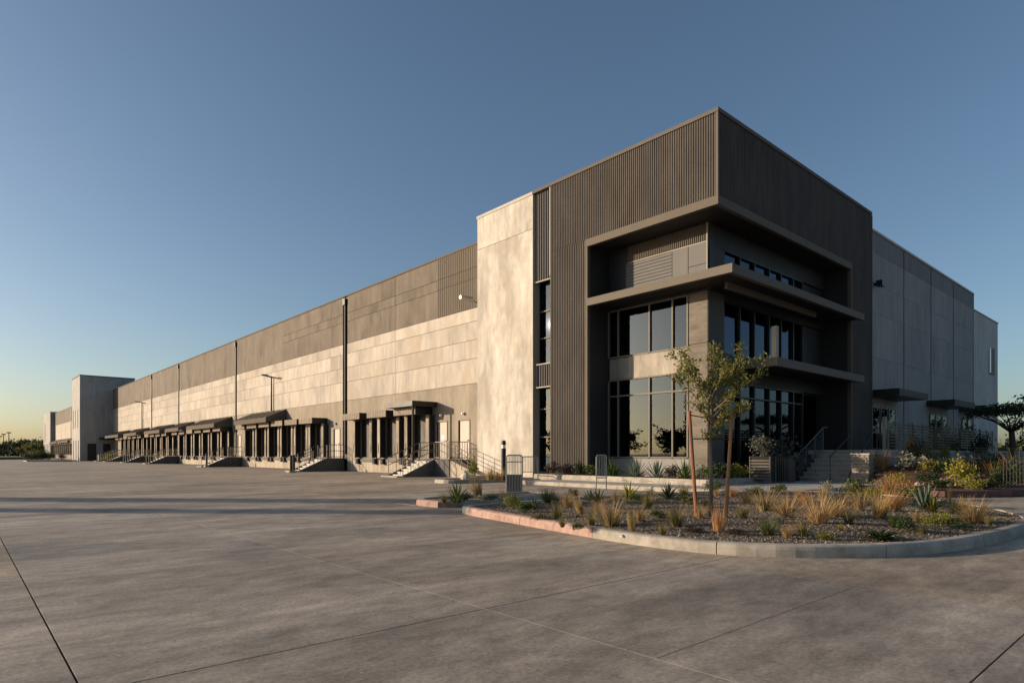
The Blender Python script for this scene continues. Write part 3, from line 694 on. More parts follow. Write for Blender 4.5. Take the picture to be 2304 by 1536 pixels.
# interior
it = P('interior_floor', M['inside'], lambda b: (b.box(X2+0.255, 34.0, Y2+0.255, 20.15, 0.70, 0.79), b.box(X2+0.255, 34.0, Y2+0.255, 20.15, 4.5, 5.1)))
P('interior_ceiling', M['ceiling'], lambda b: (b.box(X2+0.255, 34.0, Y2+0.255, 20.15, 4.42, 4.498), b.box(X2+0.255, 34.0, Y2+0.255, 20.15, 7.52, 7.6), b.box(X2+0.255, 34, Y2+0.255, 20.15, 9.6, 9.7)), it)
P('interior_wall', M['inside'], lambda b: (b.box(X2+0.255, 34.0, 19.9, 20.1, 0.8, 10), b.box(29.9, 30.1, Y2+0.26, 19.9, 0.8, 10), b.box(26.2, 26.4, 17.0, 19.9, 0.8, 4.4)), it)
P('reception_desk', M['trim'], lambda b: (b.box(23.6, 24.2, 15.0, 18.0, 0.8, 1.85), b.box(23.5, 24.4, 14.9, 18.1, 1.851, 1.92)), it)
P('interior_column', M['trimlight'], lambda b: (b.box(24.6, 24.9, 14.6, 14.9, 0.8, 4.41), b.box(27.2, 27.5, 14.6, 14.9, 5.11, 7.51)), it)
# canopies of the entrance
c1 = P('entrance_canopy', M['canopy'], lambda b: (b.box(20.12, 20.30, 11.27, YJ-0.03, 7.53, 7.84), b.box(20.301, 32.2, 11.27, 11.45, 7.53, 7.84)))
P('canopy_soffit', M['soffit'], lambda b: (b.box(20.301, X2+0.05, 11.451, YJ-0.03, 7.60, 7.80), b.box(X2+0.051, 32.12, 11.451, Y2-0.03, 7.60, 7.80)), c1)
P('canopy_beam', M['coping'], lambda b: b.box(21.4, 29.0, 12.15, 12.29, 7.36, 7.598), c1)
c2 = P('entrance_canopy', M['canopy'], lambda b: (b.box(23.4, 32.2, 11.27, 11.43, 4.60, 4.93), b.box(23.4, 23.56, 11.431, Y2-0.035, 4.60, 4.93)))
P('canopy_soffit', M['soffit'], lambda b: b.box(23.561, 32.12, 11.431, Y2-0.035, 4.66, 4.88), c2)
P('stub_post', M['trimlight'], lambda b: b.box(23.42, 23.62, 11.30, 11.50, 4.932, 6.12), c2)

# ------------------------------------------------------------------ right wing
Y3 = 12.1
xs = [34.88, 40.5, 45.5, 50.4, 55.5]
for a, b_ in zip(xs, xs[1:]):
    for z0, z1, m in ((1.4,6.3,'wing'),(6.3,8.6,'wing'),(8.6,10.1,'wing'),(10.1,11.74,'wing'),(11.74,12.78,'wingd')):
        PB('wall_panel', M[m], a+0.10, b_-0.10, Y3, Y3+0.25, z0 if z0 > 1.5 else 0, z1-0.010)
    PB('reveal', M['black'], b_-0.10, b_+0.10, Y3+0.08, Y3+0.24, 0, 12.77)
PB('parapet_cap', M['copingw'], 34.88, 55.55, Y3-0.05, Y3+0.3, 12.782, 12.9)
PB('end_return', M['wing'], 55.42, 55.6, Y3-0.02, 14, 0, 12.78)
eb2 = P('end_bay', M['endbay'], lambda b: b.box(55.62, 69.7, 13.4, 30, 0, 12.8))
P('parapet_cap', M['copingw'], lambda b: b.box(55.6, 69.75, 13.35, 30, 12.802, 12.9), eb2)
P('slot_window', M['dark'], lambda b: b.box(66.7, 68.4, 13.36, 13.41, 8.1, 10.4), eb2)
P('slot_pane', M['lens'], lambda b: b.box(66.5, 66.95, 13.33, 13.36, 8.2, 10.35), eb2)
for (a, b_) in ((34.95,39.5),(44.6,49.2),(51.7,56.4)):
    c = P('door_canopy', M['black'], lambda b: b.box(a, b_, 10.66, Y3-0.004, 4.15, 4.49))
    P('canopy_edge', M['coping'], lambda b: b.box(a+0.05, b_, 10.63, 10.659, 4.18, 4.49), c)
for a in (35.5, 36.7, 37.9, 45.1, 46.4, 47.7, 52.4, 53.8):
    w = P('shopfront', M['framed'], lambda b: (b.box(a, a+0.07, Y3-0.06, Y3-0.003, 1.41, 3.7), b.box(a+1.0, a+1.07, Y3-0.06, Y3-0.003, 1.41, 3.7), b.box(a+0.07, a+1.0, Y3-0.06, Y3-0.003, 3.63, 3.7), b.box(a+0.07, a+1.0, Y3-0.06, Y3-0.003, 1.41, 1.55)))
    P('pane', M['glass'], lambda b: b.box(a+0.07, a+1.0, Y3-0.045, Y3-0.03, 1.55, 3.63), w)

# terrace and entrance stair
ter = struct(link('entrance_terrace', None))
def TB(name, mat, *a): b = MB(); b.box(*a); return b.build(name, mat, ter)
TB('terrace_slab', M['walk'], 28.0, 58, 9.0, Y3-0.02, 1.22, 1.40)
TB('retaining_wall', M['wing'], 28.05, 58, 8.8, 9.0, 0, 1.32)
TB('terrace_front', M['wing'], 28.02, 28.2, 9.01, 11.95, 0, 1.219)
TB('side_wall', M['dark'], 25.5, 28.1, 11.42, 11.60, 0, 1.0)
stair = thing('entrance_stair', 'concrete entrance steps with dark handrails rising to the terrace', 'stair', (25.6,10.35,0.148))
nr = 7; rise = (1.40-0.148)/nr; tr_ = 2.4/nr
for k in range(nr):
    b = MB(); b.box(k*tr_+0.035, 2.4, -1.05, 1.05, k*rise, (k+1)*rise-0.052); st_ = b.build('step', M['dock'], stair)
    b = MB(); b.bbox(k*tr_, 2.4 if k == nr-1 else (k+1)*tr_+0.03, -1.06, 1.06, (k+1)*rise-0.05, (k+1)*rise, 0.01); b.build('tread', M['walk'], st_)
def rail_run(b, pts, r=0.024): b.tube(pts, r, 6)
def slope_rail(parent, y, cables=9, x0=-0.15, x1=2.5, h=0.92, posts=4):
    b = MB(); zb = lambda x: max(0, min(1, x/2.4))*(1.40-0.148)
    rail_run(b, [(x0, y, zb(x0)+h), (x1, y, zb(x1)+h), (x1+0.35, y, zb(x1)+h)], 0.03)
    for k in range(posts):
        x = x0+0.05+(x1-x0-0.1)*k/(posts-1); rail_run(b, [(x, y, zb(x)+0.0), (x, y, zb(x)+h)], 0.025)
    b.build('handrail', M['rail'], parent)
    if cables:
        b = MB()
        for k in range(cables):
            o = 0.12+k*(h-0.18)/cables; b.tube([(x0+0.05, y, zb(x0)+o), (x1, y, zb(x1)+o)], 0.009, 4)
        b.build('rail_bars', M['rail'], parent)
slope_rail(stair, 1.12, 10, -0.1, 2.5, 0.98)
b = MB()
rail_run(b, [(-0.25,-0.25,0.0),(-0.25,-0.25,0.98),(2.4,-0.25,2.15)], 0.024); b.build('handrail', M['black'], stair)
b = MB()
rail_run(b, [(-0.45,-0.95,-0.05),(-0.25,-0.95,0.30),(2.45,-0.95,2.2),(2.6,-0.95,2.2),(2.6,-0.95,1.25)], 0.024); b.build('handrail', M['black'], stair)
ped = thing('stone_pedestal', 'rough stone pedestal at the foot of the entrance steps', 'pedestal', at(1941,1086,0.148))
z = 0
for k in range(9):
    b = MB(); j = lambda: random.uniform(-0.02,0.02); b.bbox(-0.26+j(),0.26+j(),-0.3+j(),0.3+j(),z,z+0.112,0.012); b.build('stone_course', M['lower'], ped); z += 0.118
b = MB(); b.bbox(-0.29,0.29,-0.33,0.33,z,z+0.05,0.01); b.build('cap_stone', M['walk'], ped)

# slatted screens along the terrace
def slat_screen(label, x0, x1, y, z0, n, pitch, mat, posts=3):
    t = thing('slat_screen', label, 'screen', (x0, y, z0), 'slatted screens along the terrace')
    for k in range(n):
        b = MB(); b.box(0, x1-x0, -0.015, 0.015, 0.12+k*pitch, 0.12+k*pitch+pitch*0.55); b.build('slat', mat, t)
    for k in range(posts):
        b = MB(); x = (x1-x0)*k/(posts-1); b.box(x-0.03, x+0.03, 0.016, 0.075, 0, 0.16+n*pitch); b.build('post', M['rail'], t)
slat_screen('dark slatted screen beside the top of the entrance steps', 28.6, 31.2, 9.06, 1.40, 8, 0.13, M['black'])
slat_screen('dark slatted screen under the first door canopy', 31.6, 34.4, 9.06, 1.40, 8, 0.13, M['black'])
slat_screen('dark slatted screen half hidden by the climbing plants', 34.9, 38.4, 9.06, 1.40, 8, 0.13, M['black'], 4)
slat_screen('farthest dark slatted screen beside the flat-topped tree', 39, 46, 9.06, 1.40, 8, 0.13, M['black'], 6)
post = thing('banner_post', 'pale slim post with orange marks beside the entrance steps', 'post', (30.3,9.8,1.40))
b = MB(); b.box(-0.06,0.06,-0.06,0.06,0,1.45); b.build('shaft', M['trimlight'], post)
for k in range(4):
    b = MB(); b.box(-0.064,-0.0605,-0.04,0.04,1.08+k*0.085,1.13+k*0.085); b.build('mark', M['timber2'], post)

# ------------------------------------------------------------------ dock stairs
def dock_stair(label, y, big=False):
    t = thing('dock_stair', label, 'stair', (X0, y, 0), 'concrete stairs up to the dock doors')
    lw_ = 1.5 if not big else 2.9
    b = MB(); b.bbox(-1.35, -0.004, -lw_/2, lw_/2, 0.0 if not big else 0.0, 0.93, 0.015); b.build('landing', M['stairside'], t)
    n = 6; w0, w1 = (-lw_/2, lw_/2) if not big else (lw_/2-1.55, lw_/2)
    for k in range(n):
        b = MB(); xx = -1.36-0.30*(n-1-k); b.bbox(xx-0.30, xx-0.004, w0+0.09, w1-0.09, (k-1)*0.145 if k else 0, (k+0.85)*0.145, 0.01); b.build('step', M['step'], t)
    for s in (w0, w1-0.085):
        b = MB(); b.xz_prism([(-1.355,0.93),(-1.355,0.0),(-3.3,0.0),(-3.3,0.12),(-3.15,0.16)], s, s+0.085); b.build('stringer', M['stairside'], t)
    b = MB(); b.bbox(-3.75,-3.31,w0-0.05,w1+0.05,-0.01,0.07,0.02); b.build('footing', M['kerb'], t)
    for s in (w0+0.04, w1-0.04):
        b = MB(); r = 0.022
        for h in (0.95, 0.52): b.tube([(-3.35,s,0.1+h),(-1.3,s,0.93+h),(-0.05,s,0.93+h)] if (s < 0) == (not big) or big and s == w1-0.04 else [(-3.35,s,0.1+h),(-1.3,s,0.93+h)], r, 5)
        for k in range(5):
            x = -3.33+k*0.5; b.tube([(x,s,0.1+0.83*max(0,(x+3.35))/2.05-0.05),(x,s,1.05+0.83*max(0,(x+3.35))/2.05)], r, 5)
        b.build('railing', M['rail'], t)
    b = MB(); s = -lw_/2+0.04
    for h in (0.95, 0.10): b.tube([(-1.3,s,0.93+h),(-0.06,s,0.93+h)], 0.022, 5)
    for k in range(8): b.tube([(-1.28+k*0.17,s,0.92),(-1.28+k*0.17,s,1.88)], 0.014 if k % 7 else 0.024, 5)
    b.build('guard_rail', M['rail'], t)
    if big:
        b = MB()
        for h in (0.95, 0.10): b.tube([(-1.3,-lw_/2+0.04,0.93+h),(-1.3,w0,0.93+h)], 0.022, 5)
        for k in range(10): b.tube([(-1.3,-lw_/2+0.04+k*(w0+lw_/2-0.04)/9,0.92),(-1.3,-lw_/2+0.04+k*(w0+lw_/2-0.04)/9,1.88)], 0.014, 5)
        b.build('guard_rail', M['rail'], t)
        b = MB(); y0 = -lw_/2
        for h in (0.95, 0.72, 0.5, 0.3): b.tube([(-1.3,y0,0.93+h),(-1.9,y0-2.9,h+0.12)], 0.018, 5)
        for k in range(5): b.tube([(-1.3-0.6*k/4,y0-2.9*k/4,0.93-0.81*k/4-0.1),(-1.3-0.6*k/4,y0-2.9*k/4,1.88-0.81*k/4)], 0.02, 5)
        b.build('ramp_rail', M['rail'], t)
        b = MB(); b.yz_prism([(y0-0.003,0.90),(y0-0.003,0),(y0-2.9,0),(y0-2.9,0.10)], -1.3, -0.85); b.build('ramp', M['dock'], t)
dock_stair('wide concrete dock stair and railed landing beside the pale tower panel', 28.75, True)
dock_stair('concrete dock stair at the wide black rain pipe nearest the tower', 42.75)
dock_stair('concrete dock stair at the second black rain pipe, beyond six dock doors', 64.3)
dock_stair('concrete dock stair at the third black rain pipe', 87.6)
dock_stair('concrete dock stair at the fourth black rain pipe', 101.6)
dock_stair('small far dock stair below the last sloped awning', 115.3)
dock_stair('farthest dock stair beside the tall grey stair block', 123.6)
def guard_post(label, u, v, h, mat, r=0.09):
    p = at(u, v); b = MB(); b.tube([(0,0,0),(0,0,h-0.05),(0,0,h)], r, 10); t = thing('guard_post', label, 'bollard', p, 'steel posts guarding the dock stairs')
    b.build('post', mat, t); b = MB(); b.bbox(-0.22,0.22,-0.22,0.22,0,0.10,0.02); b.build('footing', M['kerb'], t)
guard_post('dark steel guard post standing on a pale footing by the second dock stair', 655, 1063, 1.15, M['black'])
guard_post('thin dark guard post just right of the second dock stair footing', 661, 1061, 1.15, M['black'])
guard_post('dark guard post in front of the third dock stair', 465, 1050, 1.25, M['black'])
guard_post('white guard post standing before the grey stair block', 222, 1037, 1.1, M['white'], 0.10)

# ------------------------------------------------------------------ lamps
def wall_lamp(label, loc, d, mat):
    t = thing('wall_lamp', label, 'lamp', loc)
    if d == 'arm':
        b = MB(); b.tube([(0,0,0),(-0.25,0,0.06),(-0.5,0,0.10)], 0.035, 6); b.build('arm', M['galv'], t)
        b = MB(); b.tube([(-0.35,0,0.10),(-0.55,0.02,0.13),(-0.95,0.02,0.13),(-1.1,0.02,0.12)], 0.15, 8, 0.10); b.build('lamp_head', mat, t)
    else:
        b = MB(); b.box(-0.2,0.2,-0.45,-0.15,-0.15,0.15); b.build('lamp_head', mat, t)
        b = MB(); b.box(-0.05,0.05,-0.15,0,-0.06,0.06); b.build('bracket', mat, t)
wall_lamp('grey cobra-head lamp on the brown upper wall beside the pale panel', (X0-0.003,26.6,9.35), 'arm', M['galv'])
wall_lamp('small black box lamp high on the right grey wing wall', (35.9,Y3-0.003,10.05), 'box', M['black'])
def door_lamp(label, y, z):
    t = thing('door_lamp', label, 'lamp', (X0-0.003, y, z), 'round white lamps over the personnel doors')
    b = MB(); b.tube([(0,0,0),(-0.05,0,0)], 0.10, 10); b.build('base', M['galv'], t)
    b = MB(); b.tube([(-0.051,0,0),(-0.13,0,0),(-0.17,0,0)], 0.09, 10, 0.05); b.build('lens', M['lens'], t)
door_lamp('round white lamp over the personnel door with the notice', 29.85, 3.45)
door_lamp('round white lamp over the personnel door next to the pale panel', 27.75, 3.45)
door_lamp('round white lamp over the door behind the widest black rain pipe', 43.3, 3.45)
def pole_lamp(label, loc, h, two=True, group=None, rz=0.0):
    t = thing('pole_lamp', label, 'lamp post', loc, group, rz)
    b = MB(); b.tube([(0,0,0),(0,0,h)], 0.085, 8, 0.07); b.build('pole', M['black'], t)
    b = MB(); b.box(-0.9,0.5,-0.06,0.06,h-0.05,h+0.06); b.build('arm', M['black'], t)
    b = MB(); b.box(-1.3,-0.75,-0.18,0.18,h-0.02,h+0.09); b.build('lamp_head', M['black'], t)
    if two: b = MB(); b.box(0.3,0.75,-0.18,0.18,h-0.32,h-0.02); b.build('lamp_head', M['galv'], t)
pole_lamp('dark pole lamp rising above the sloped awning between the first two rain pipes', (X0-0.16,55.6,4.98), 3.0, rz=R(40))
pole_lamp('dark pole lamp above the far sloped awning near the grey block', (X0-0.16,107,4.98), 3.9, rz=R(40))
def far(u, t): k = (u-CX)/F; return Vector((t*(FW[0]+k*RT[0]), t*(FW[1]+k*RT[1]), 0))
for u, t, h, lab in ((20,170,6.9,'tall far lamp post left of the end pavilion, above the bushy trees'), (8,175,6.6,'shorter far lamp post second from the left edge'), (-1,160,5.6,'far lamp post cut by the left edge of the view')):
    r = thing('street_lamp', lab, 'lamp post', far(u,t), 'far lamp posts beyond the yard')
    b = MB(); b.tube([(0,0,0),(0,0,h)], 0.10, 6); b.build('pole', M['black'], r)
    b = MB(); b.tube([(-0.5,0,h),(0.5,0,h)], 0.16, 6); b.build('lamp_head', M['black'], r)
bl = thing('bollard_light', 'black bollard light with a clear lens in front of the pale panel', 'bollard light', at(1133,1078,0.15))
b = MB(); b.tube([(0,0,-0.02),(0,0,1.32)], 0.105, 14); b.build('shaft', M['black'], bl)
b = MB(); b.tube([(0,0,1.321),(0,0,1.48)], 0.085, 14); b.build('lens', M['lens'], bl)
b = MB(); b.tube([(0,0,1.481),(0,0,1.60),(0,0,1.66)], 0.108, 14, 0.085); b.build('cap', M['black'], bl)

# ------------------------------------------------------------------ racks and barriers
def grille(name, label, loc, rz, w, h, bars, mid=None, legs=0.0, cat='rack', mat=None, solid=None):
    t = thing(name, label, cat, loc, None, rz); mat = mat or M['galv']
    b = MB(); r = min(0.06, w*0.25)
    arc = [(-w/2+r-r*math.cos(a), 0, h-r+r*math.sin(a)) for a in (0, 0.5, 1.05, 1.57)]
    path = [(-w/2,0,0)] + arc + [(-p[0],0,p[2]) for p in arc[::-1]] + [(w/2,0,0)]
    b.tube(path, 0.02, 8); b.tube([(-w/2,0,legs+0.02),(w/2,0,legs+0.02)], 0.016, 6)
    if mid: b.tube([(-w/2,0,mid),(w/2,0,mid)], 0.016, 6)
    b.build('frame', mat, t)
    for k in range(bars):
        x = -w/2+w*(k+1)/(bars+1); b = MB(); b.tube([(x,0,legs),(x,0,h-0.01)], 0.010, 6); b.build('bar', mat, t)
    if solid:
        b = MB(); b.box(-w/2+0.02,w/2-0.02,0.02,0.035,solid[0],solid[1])
        b.build('back_panel', M['black'], t)
    return t
FZ = HEAD - R(90)
grille('bike_rack', 'tall dark grille rack standing behind the small planting island', at(1157,1113), FZ, 0.47, 1.20, 9, 1.0, 0.0, 'rack', None, (0.05,0.62))
bt = grille('barrier', 'low steel barrier with feet in front of the pale panel', at(1193,1086), FZ, 0.66, 1.12, 9, None, 0.45, 'barrier', M['galv'])
b = MB(); b.tube([(0.33,0,0.45),(0.95,0.25,0.42),(1.0,0.3,0.18)], 0.018, 6); b.tube([(0.33,0,0.32),(0.95,0.25,0.28)], 0.018, 6); b.build('foot_rail', M['galv'], bt)
grille('bike_rack', 'narrow steel grille rack at the kerb before the planting bed', at(1353,1104), FZ, 0.33, 1.20, 5, None, 0.42)
sp = thing('utility_post', 'short grey utility post with a yellow-green cap beside the slot window', 'post', at(1222,1066,0.12))
b = MB(); b.tube([(0,0,0),(0,0,0.85)], 0.05, 8); b.build('shaft', M['galv'], sp)
b = MB(); b.box(-0.10,0.10,-0.10,0.10,0.85,0.97); b.build('cap', M['yellowg'], sp)

# planters beside the stair
pl = thing('planter', 'square dark planter with slatted sides beside the entrance steps', 'planter', at(1716,1086,0.148), None, 0.2)
b = MB(); b.box(-0.34,0.34,-0.34,0.34,0.12,0.95); b.box(-0.37,0.37,-0.37,0.37,0.951,1.0); b.build('box', M['black'], pl)
for s in (-1,1):
    for k in range(7):
        b = MB(); b.box(s*0.36-0.012,s*0.36+0.012,-0.33,0.33,0.15+k*0.11,0.15+k*0.11+0.06); b.build('slat', M['rail'], pl)
for x in (-0.36,0.36):
    for y in (-0.36,0.36): b = MB(); b.tube([(x,y,0),(x,y,1.0)], 0.025, 6); b.build('leg', M['rail'], pl)
pn = thing('slat_bin', 'grey slatted litter bin between planter and entrance steps', 'bin', at(1765,1084,0.148), None, 0.1)
b = MB(); b.box(-0.28,0.28,-0.28,0.28,0.06,0.9); b.build('liner', M['black'], pn)
for k in range(8):
    b = MB(); x = -0.28+k*0.08; b.box(x-0.025,x+0.025,-0.315,-0.29,0,0.92); b.build('slat', M['rail'], pn)
    b = MB(); b.box(-0.315,-0.29,x-0.025,x+0.025,0,0.92); b.build('slat', M['rail'], pn)
b = MB(); b.bbox(-0.33,0.33,-0.33,0.33,0.925,1.0,0.02); b.build('lid', M['black'], pn)

exec_plants = True
# ------------------------------------------------------------------ vegetation
def blade(b, base, d, L, w, lean, curl, mi=0, seg=3):
    """one tapered arching blade"""
    d = Vector((d[0], d[1], 0)).normalized(); side = Vector((-d.y, d.x, 0)); p = Vector(base); a = lean; vs = []
    for k in range(seg+1):
        ww = w*(1-(k/seg)**1.5)*0.5 + 0.0006
        vs += [p-side*ww, p+side*ww]
        p = p + (d*math.sin(a) + Vector((0,0,1))*math.cos(a))*(L/seg); a += curl/seg
    b.add(vs, [(2*k,2*k+1,2*k+3,2*k+2) for k in range(seg)], mi)
def grass_mesh(name, mat, n=150, spread=0.10, L=(0.6,1.0), w=0.010, lean=(0.05,0.75), curl=(0.2,0.9), mat2=None, frac2=0.0, seed=0, bias=None):
    rnd = random.Random(seed); b = MB()
    for i in range(n):
        a = rnd.uniform(0, 2*math.pi); r = spread*math.sqrt(rnd.random())
        d = (math.cos(a)+(bias or 0), math.sin(a)-(bias or 0)*0.6)
        g = rnd.random() < frac2
        ln = rnd.uniform(*L)*(0.6 if g else 1)
        blade(b, (r*math.cos(a), r*math.sin(a), -0.02), d, ln, w*rnd.uniform(0.7,1.4)*(1.3 if g else 1), rnd.uniform(*lean), rnd.uniform(*curl), 1 if g else 0)
    return b.mesh(name, [mat, mat2] if mat2 else mat)
def agave_mesh(name, mat, n=22, L=(0.7,1.0), w=0.09, seed=0, up=(0.15,1.1), curl=(-0.1,0.35)):
    rnd = random.Random(seed); b = MB()
    for i in range(n):
        a = i*2.39996 + rnd.uniform(-0.2,0.2); q = i/n; d = Vector((math.cos(a), math.sin(a), 0)); side = Vector((-d.y,d.x,0))
        lean = up[0]+(up[1]-up[0])*q; cv = rnd.uniform(*curl); l_ = rnd.uniform(*L); p = d*0.03; vs = []; seg = 4
        for k in range(seg+1):
            t = k/seg; ww = w*(0.75+0.9*t)*(1-t**2.2)*0.5+0.001; nrm = d*math.cos(lean)-Vector((0,0,1))*math.sin(lean)
            vs += [p-side*ww, p+nrm*(ww*0.55), p+side*ww]
            p = p+(d*math.sin(lean)+Vector((0,0,1))*math.cos(lean))*(l_/seg); lean += cv/seg
        fs = []
        for k in range(seg): fs += [(3*k,3*k+1,3*k+4,3*k+3),(3*k+1,3*k+2,3*k+5,3*k+4)]
        b.add(vs, fs)
    return b.mesh(name, mat)
def leaf(b, p, rnd, s, mi=0, up=0.3):
    d = Vector((rnd.gauss(0,1), rnd.gauss(0,1), rnd.gauss(0,1)+up)).normalized()
    e = d.cross(Vector((rnd.gauss(0,1), rnd.gauss(0,1), rnd.gauss(0,1)))).normalized()
    b.add([p, p+d*s*0.5+e*s*0.28, p+d*s, p+d*s*0.5-e*s*0.28], [(0,1,2,3)], mi)
def shrub_meshes(name, mat, n=420, rx=0.5, rz=0.5, ls=0.07, seed=0, stems=9, clump=7, woody=None):
    """returns (foliage, stems) of a unit shrub about 1 high"""
    rnd = random.Random(seed); f = MB(); s = MB(); cl = []
    for i in range(stems):
        a = rnd.uniform(0,2*math.pi); r = rx*math.sqrt(rnd.random()); h = rz*2*rnd.uniform(0.45,1.0)*(1-0.35*(r/rx)**2)
        tip = Vector((r*math.cos(a), r*math.sin(a), h)); mid = tip*0.5+Vector((0,0,0.05))
        s.tube([(tip.x*0.1,tip.y*0.1,-0.03), mid, tip], 0.012, 4, 0.004); cl.append((mid, tip))
    for i in range(n):
        mid, tip = cl[rnd.randrange(stems)]; t = rnd.uniform(0.0,1.08); p = mid.lerp(tip, t)
        g = 0.16*rx/0.5*(1.15-0.5*t); p = p+Vector((rnd.gauss(0,g), rnd.gauss(0,g), rnd.gauss(0,g*0.8)))
        p.z = max(0.01, p.z); leaf(f, p, rnd, ls*rnd.uniform(0.6,1.35))
    return f.mesh('foliage', mat), s.mesh('stems', woody or M['bark'])
GM = {}
for k in range(4):
    GM['tan', k] = grass_mesh('dry_grass', M['tan'], 170, 0.09, (0.55,1.05), 0.010, (0.03,0.62), (0.15,0.9), M['olive'], 0.3, 10+k)
    GM['olive', k] = grass_mesh('olive_grass', M['olive'], 190, 0.10, (0.5,1.0), 0.011, (0.03,0.6), (0.15,0.8), M['green'], 0.45, 20+k)
    GM['green', k] = grass_mesh('green_sedge', M['green'], 190, 0.12, (0.5,1.0), 0.016, (0.05,0.8), (0.2,1.1), M['olive'], 0.2, 30+k)
GM['tan_big', 0] = grass_mesh('dry_grass', M['tan'], 260, 0.16, (0.55,1.0), 0.013, (0.05,0.95), (0.2,0.9), None, 0, 41)
GM['tan_big', 1] = grass_mesh('dry_grass', M['tan'], 150, 0.12, (0.55,1.05), 0.016, (0.15,0.95), (0.1,0.5), None, 0, 42)
GM['two', 0] = grass_mesh('two_tone_grass', M['tan'], 200, 0.15, (0.6,1.0), 0.011, (0.02,0.8), (0.1,0.8), M['green'], 0.5, 43)
GM['reed', 0] = grass_mesh('dry_reed', M['orange'], 120, 0.14, (0.5,1.0), 0.018, (0.0,0.22), (-0.1,0.25), M['tan'], 0.4, 44)
GM['reed', 1] = grass_mesh('brown_reed', M['olive'], 140, 0.18, (0.5,1.0), 0.016, (0.0,0.28), (0.0,0.3), M['tan'], 0.3, 45)
GM['lean', 0] = grass_mesh('leaning_grass', M['tan'], 170, 0.09, (0.5,1.05), 0.011, (0.1,0.5), (0.1,0.6), M['olive'], 0.5, 46, 0.9)
GM['orange', 0] = grass_mesh('orange_grass', M['orange'], 190, 0.13, (0.55,1.0), 0.014, (0.05,0.9), (0.1,0.8), M['tan'], 0.4, 47)
GM['spiky', 0] = agave_mesh('spiky_leaf', M['green'], 34, (0.7,1.05), 0.055, 50, (0.05,1.15), (0.1,0.8))
GM['spikyb', 0] = agave_mesh('spiky_leaf', M['darkg'], 40, (0.6,1.0), 0.05, 51, (0.05,1.35), (0.0,0.4))
GM['spikyy', 0] = agave_mesh('bright_leaf', M['yellowg'], 16, (0.6,1.05), 0.10, 52, (0.1,1.0), (0.0,0.4))
GM['agave', 0] = agave_mesh('agave_leaf', M['bluegreen'], 26, (0.75,1.05), 0.12, 53, (0.05,1.2), (0.0,0.3))
GM['weep', 0] = agave_mesh('weeping_leaf', M['darkg'], 60, (0.7,1.3), 0.10, 54, (0.3,1.1), (0.9,1.7))
GM['yucca', 0] = agave_mesh('yucca_leaf', M['bluegreen'], 60, (0.55,0.85), 0.05, 55, (0.0,1.75), (0.0,0.25))
GM['yucca', 1] = agave_mesh('yucca_leaf', M['green'], 60, (0.55,0.9), 0.05, 56, (0.0,1.7), (0.0,0.3))
SH = {}
for i, (k, m) in enumerate((('green','green'),('yellowg','yellowg'),('dark','darkg'),('silver','silver'),('yellow','yellow'),('purple','purple'),('bluegreen','greyleaf'),('orange','orange'),('olive','palegreen'))):
    for q in range(2): SH[k, q] = shrub_meshes(k, M[m], 760, 0.55, 0.46, 0.115, 60+i*3+q)
def hm(p, hpx): return hpx * dist(p) / F
GRPS = {'grass':'grass clumps and shrubs in the planting beds'}
def put_grass(key, label, u, v, hpx, hf, cat='grass', z=0.15, name=None, sx=1.0, rz=None):
    p = at(u, v, z); p.z = hf((p.x, p.y)) if hf else z
    h = hm(p, hpx)
    me = GM[key]; nm = name or {'tan':'grass_clump','olive':'grass_clump','green':'sedge_clump','tan_big':'grass_clump','two':'grass_clump','reed':'reed_clump','lean':'grass_clump','orange':'grass_clump',
        'spiky':'spiky_plant','spikyb':'spiky_plant','spikyy':'spiky_plant','agave':'agave','weep':'weeping_plant','yucca':'yucca'}[key[0]]
    t = link(nm, me, None, p, rz if rz is not None else random.uniform(0,6.28), (h*1.6*sx, h*1.6*sx, h*1.36))
    return tag(t, label, cat)
def put_shrub(key, label, u, v, hpx, hf, wpx=None, z=0.15, name='shrub', p=None, h=None, cat='shrub'):
    if p is None:
        p = at(u, v, z); p.z = hf((p.x, p.y)) if hf else z
    h = h or hm(p, hpx)*1.2; w = hm(p, wpx)*1.05 if wpx else h
    t = thing(name, label, cat, p, None, random.uniform(0,6.28))
    f, s = SH[key]; link('foliage', f, t).scale = (w,w,h); link('stems', s, t).scale = (w,w,h)
    return t
I = h1
# main island, left to right
put_shrub(('yellowg',0), 'yellow-green leafy shrub at the pointed left tip of the main island', 1155, 1142, 28, I, 34)
put_shrub(('green',0), 'bright green rounded shrub right of the island tip', 1180, 1151, 25, I, 36)
put_grass(('spikyb',0), 'small dark spiky plant beside the bright green island shrub', 1201, 1145, 24, I, 'plant')
put_grass(('green',0), 'green sedge with seed heads on the left back of the main island', 1232, 1134, 38, I)
put_shrub(('silver',0), 'low silver-leaved shrub behind the olive grass on the island left', 1254, 1133, 15, I, 26)
put_grass(('tan',0), 'pale tan grass clump between two darker clumps on the island left', 1276, 1143, 37, I)
put_grass(('olive',0), 'rounded olive grass clump close to the red kerb', 1253, 1164, 38, I)
put_grass(('lean',0), 'ragged leaning tan grass left of the narrow grille rack', 1306, 1158, 44, I)
put_shrub(('olive',0), 'flat pale green ground cover next to the red kerb', 1226, 1165, 12, I, 44, name='ground_cover')
put_shrub(('dark',0), 'dark upright shrub at the back edge of the island', 1290, 1121, 22, I, 22)
put_grass(('agave',0), 'dark blue-green rosette just left of the narrow grille rack', 1327, 1126, 21, I, 'agave')
put_grass(('spikyy',0), 'bright lime spiky plant in front of the narrow grille rack', 1346, 1137, 26, I, 'plant')
put_grass(('two',0), 'tall green grass with tan top nearest the bare kerb', 1374, 1180, 60, I)
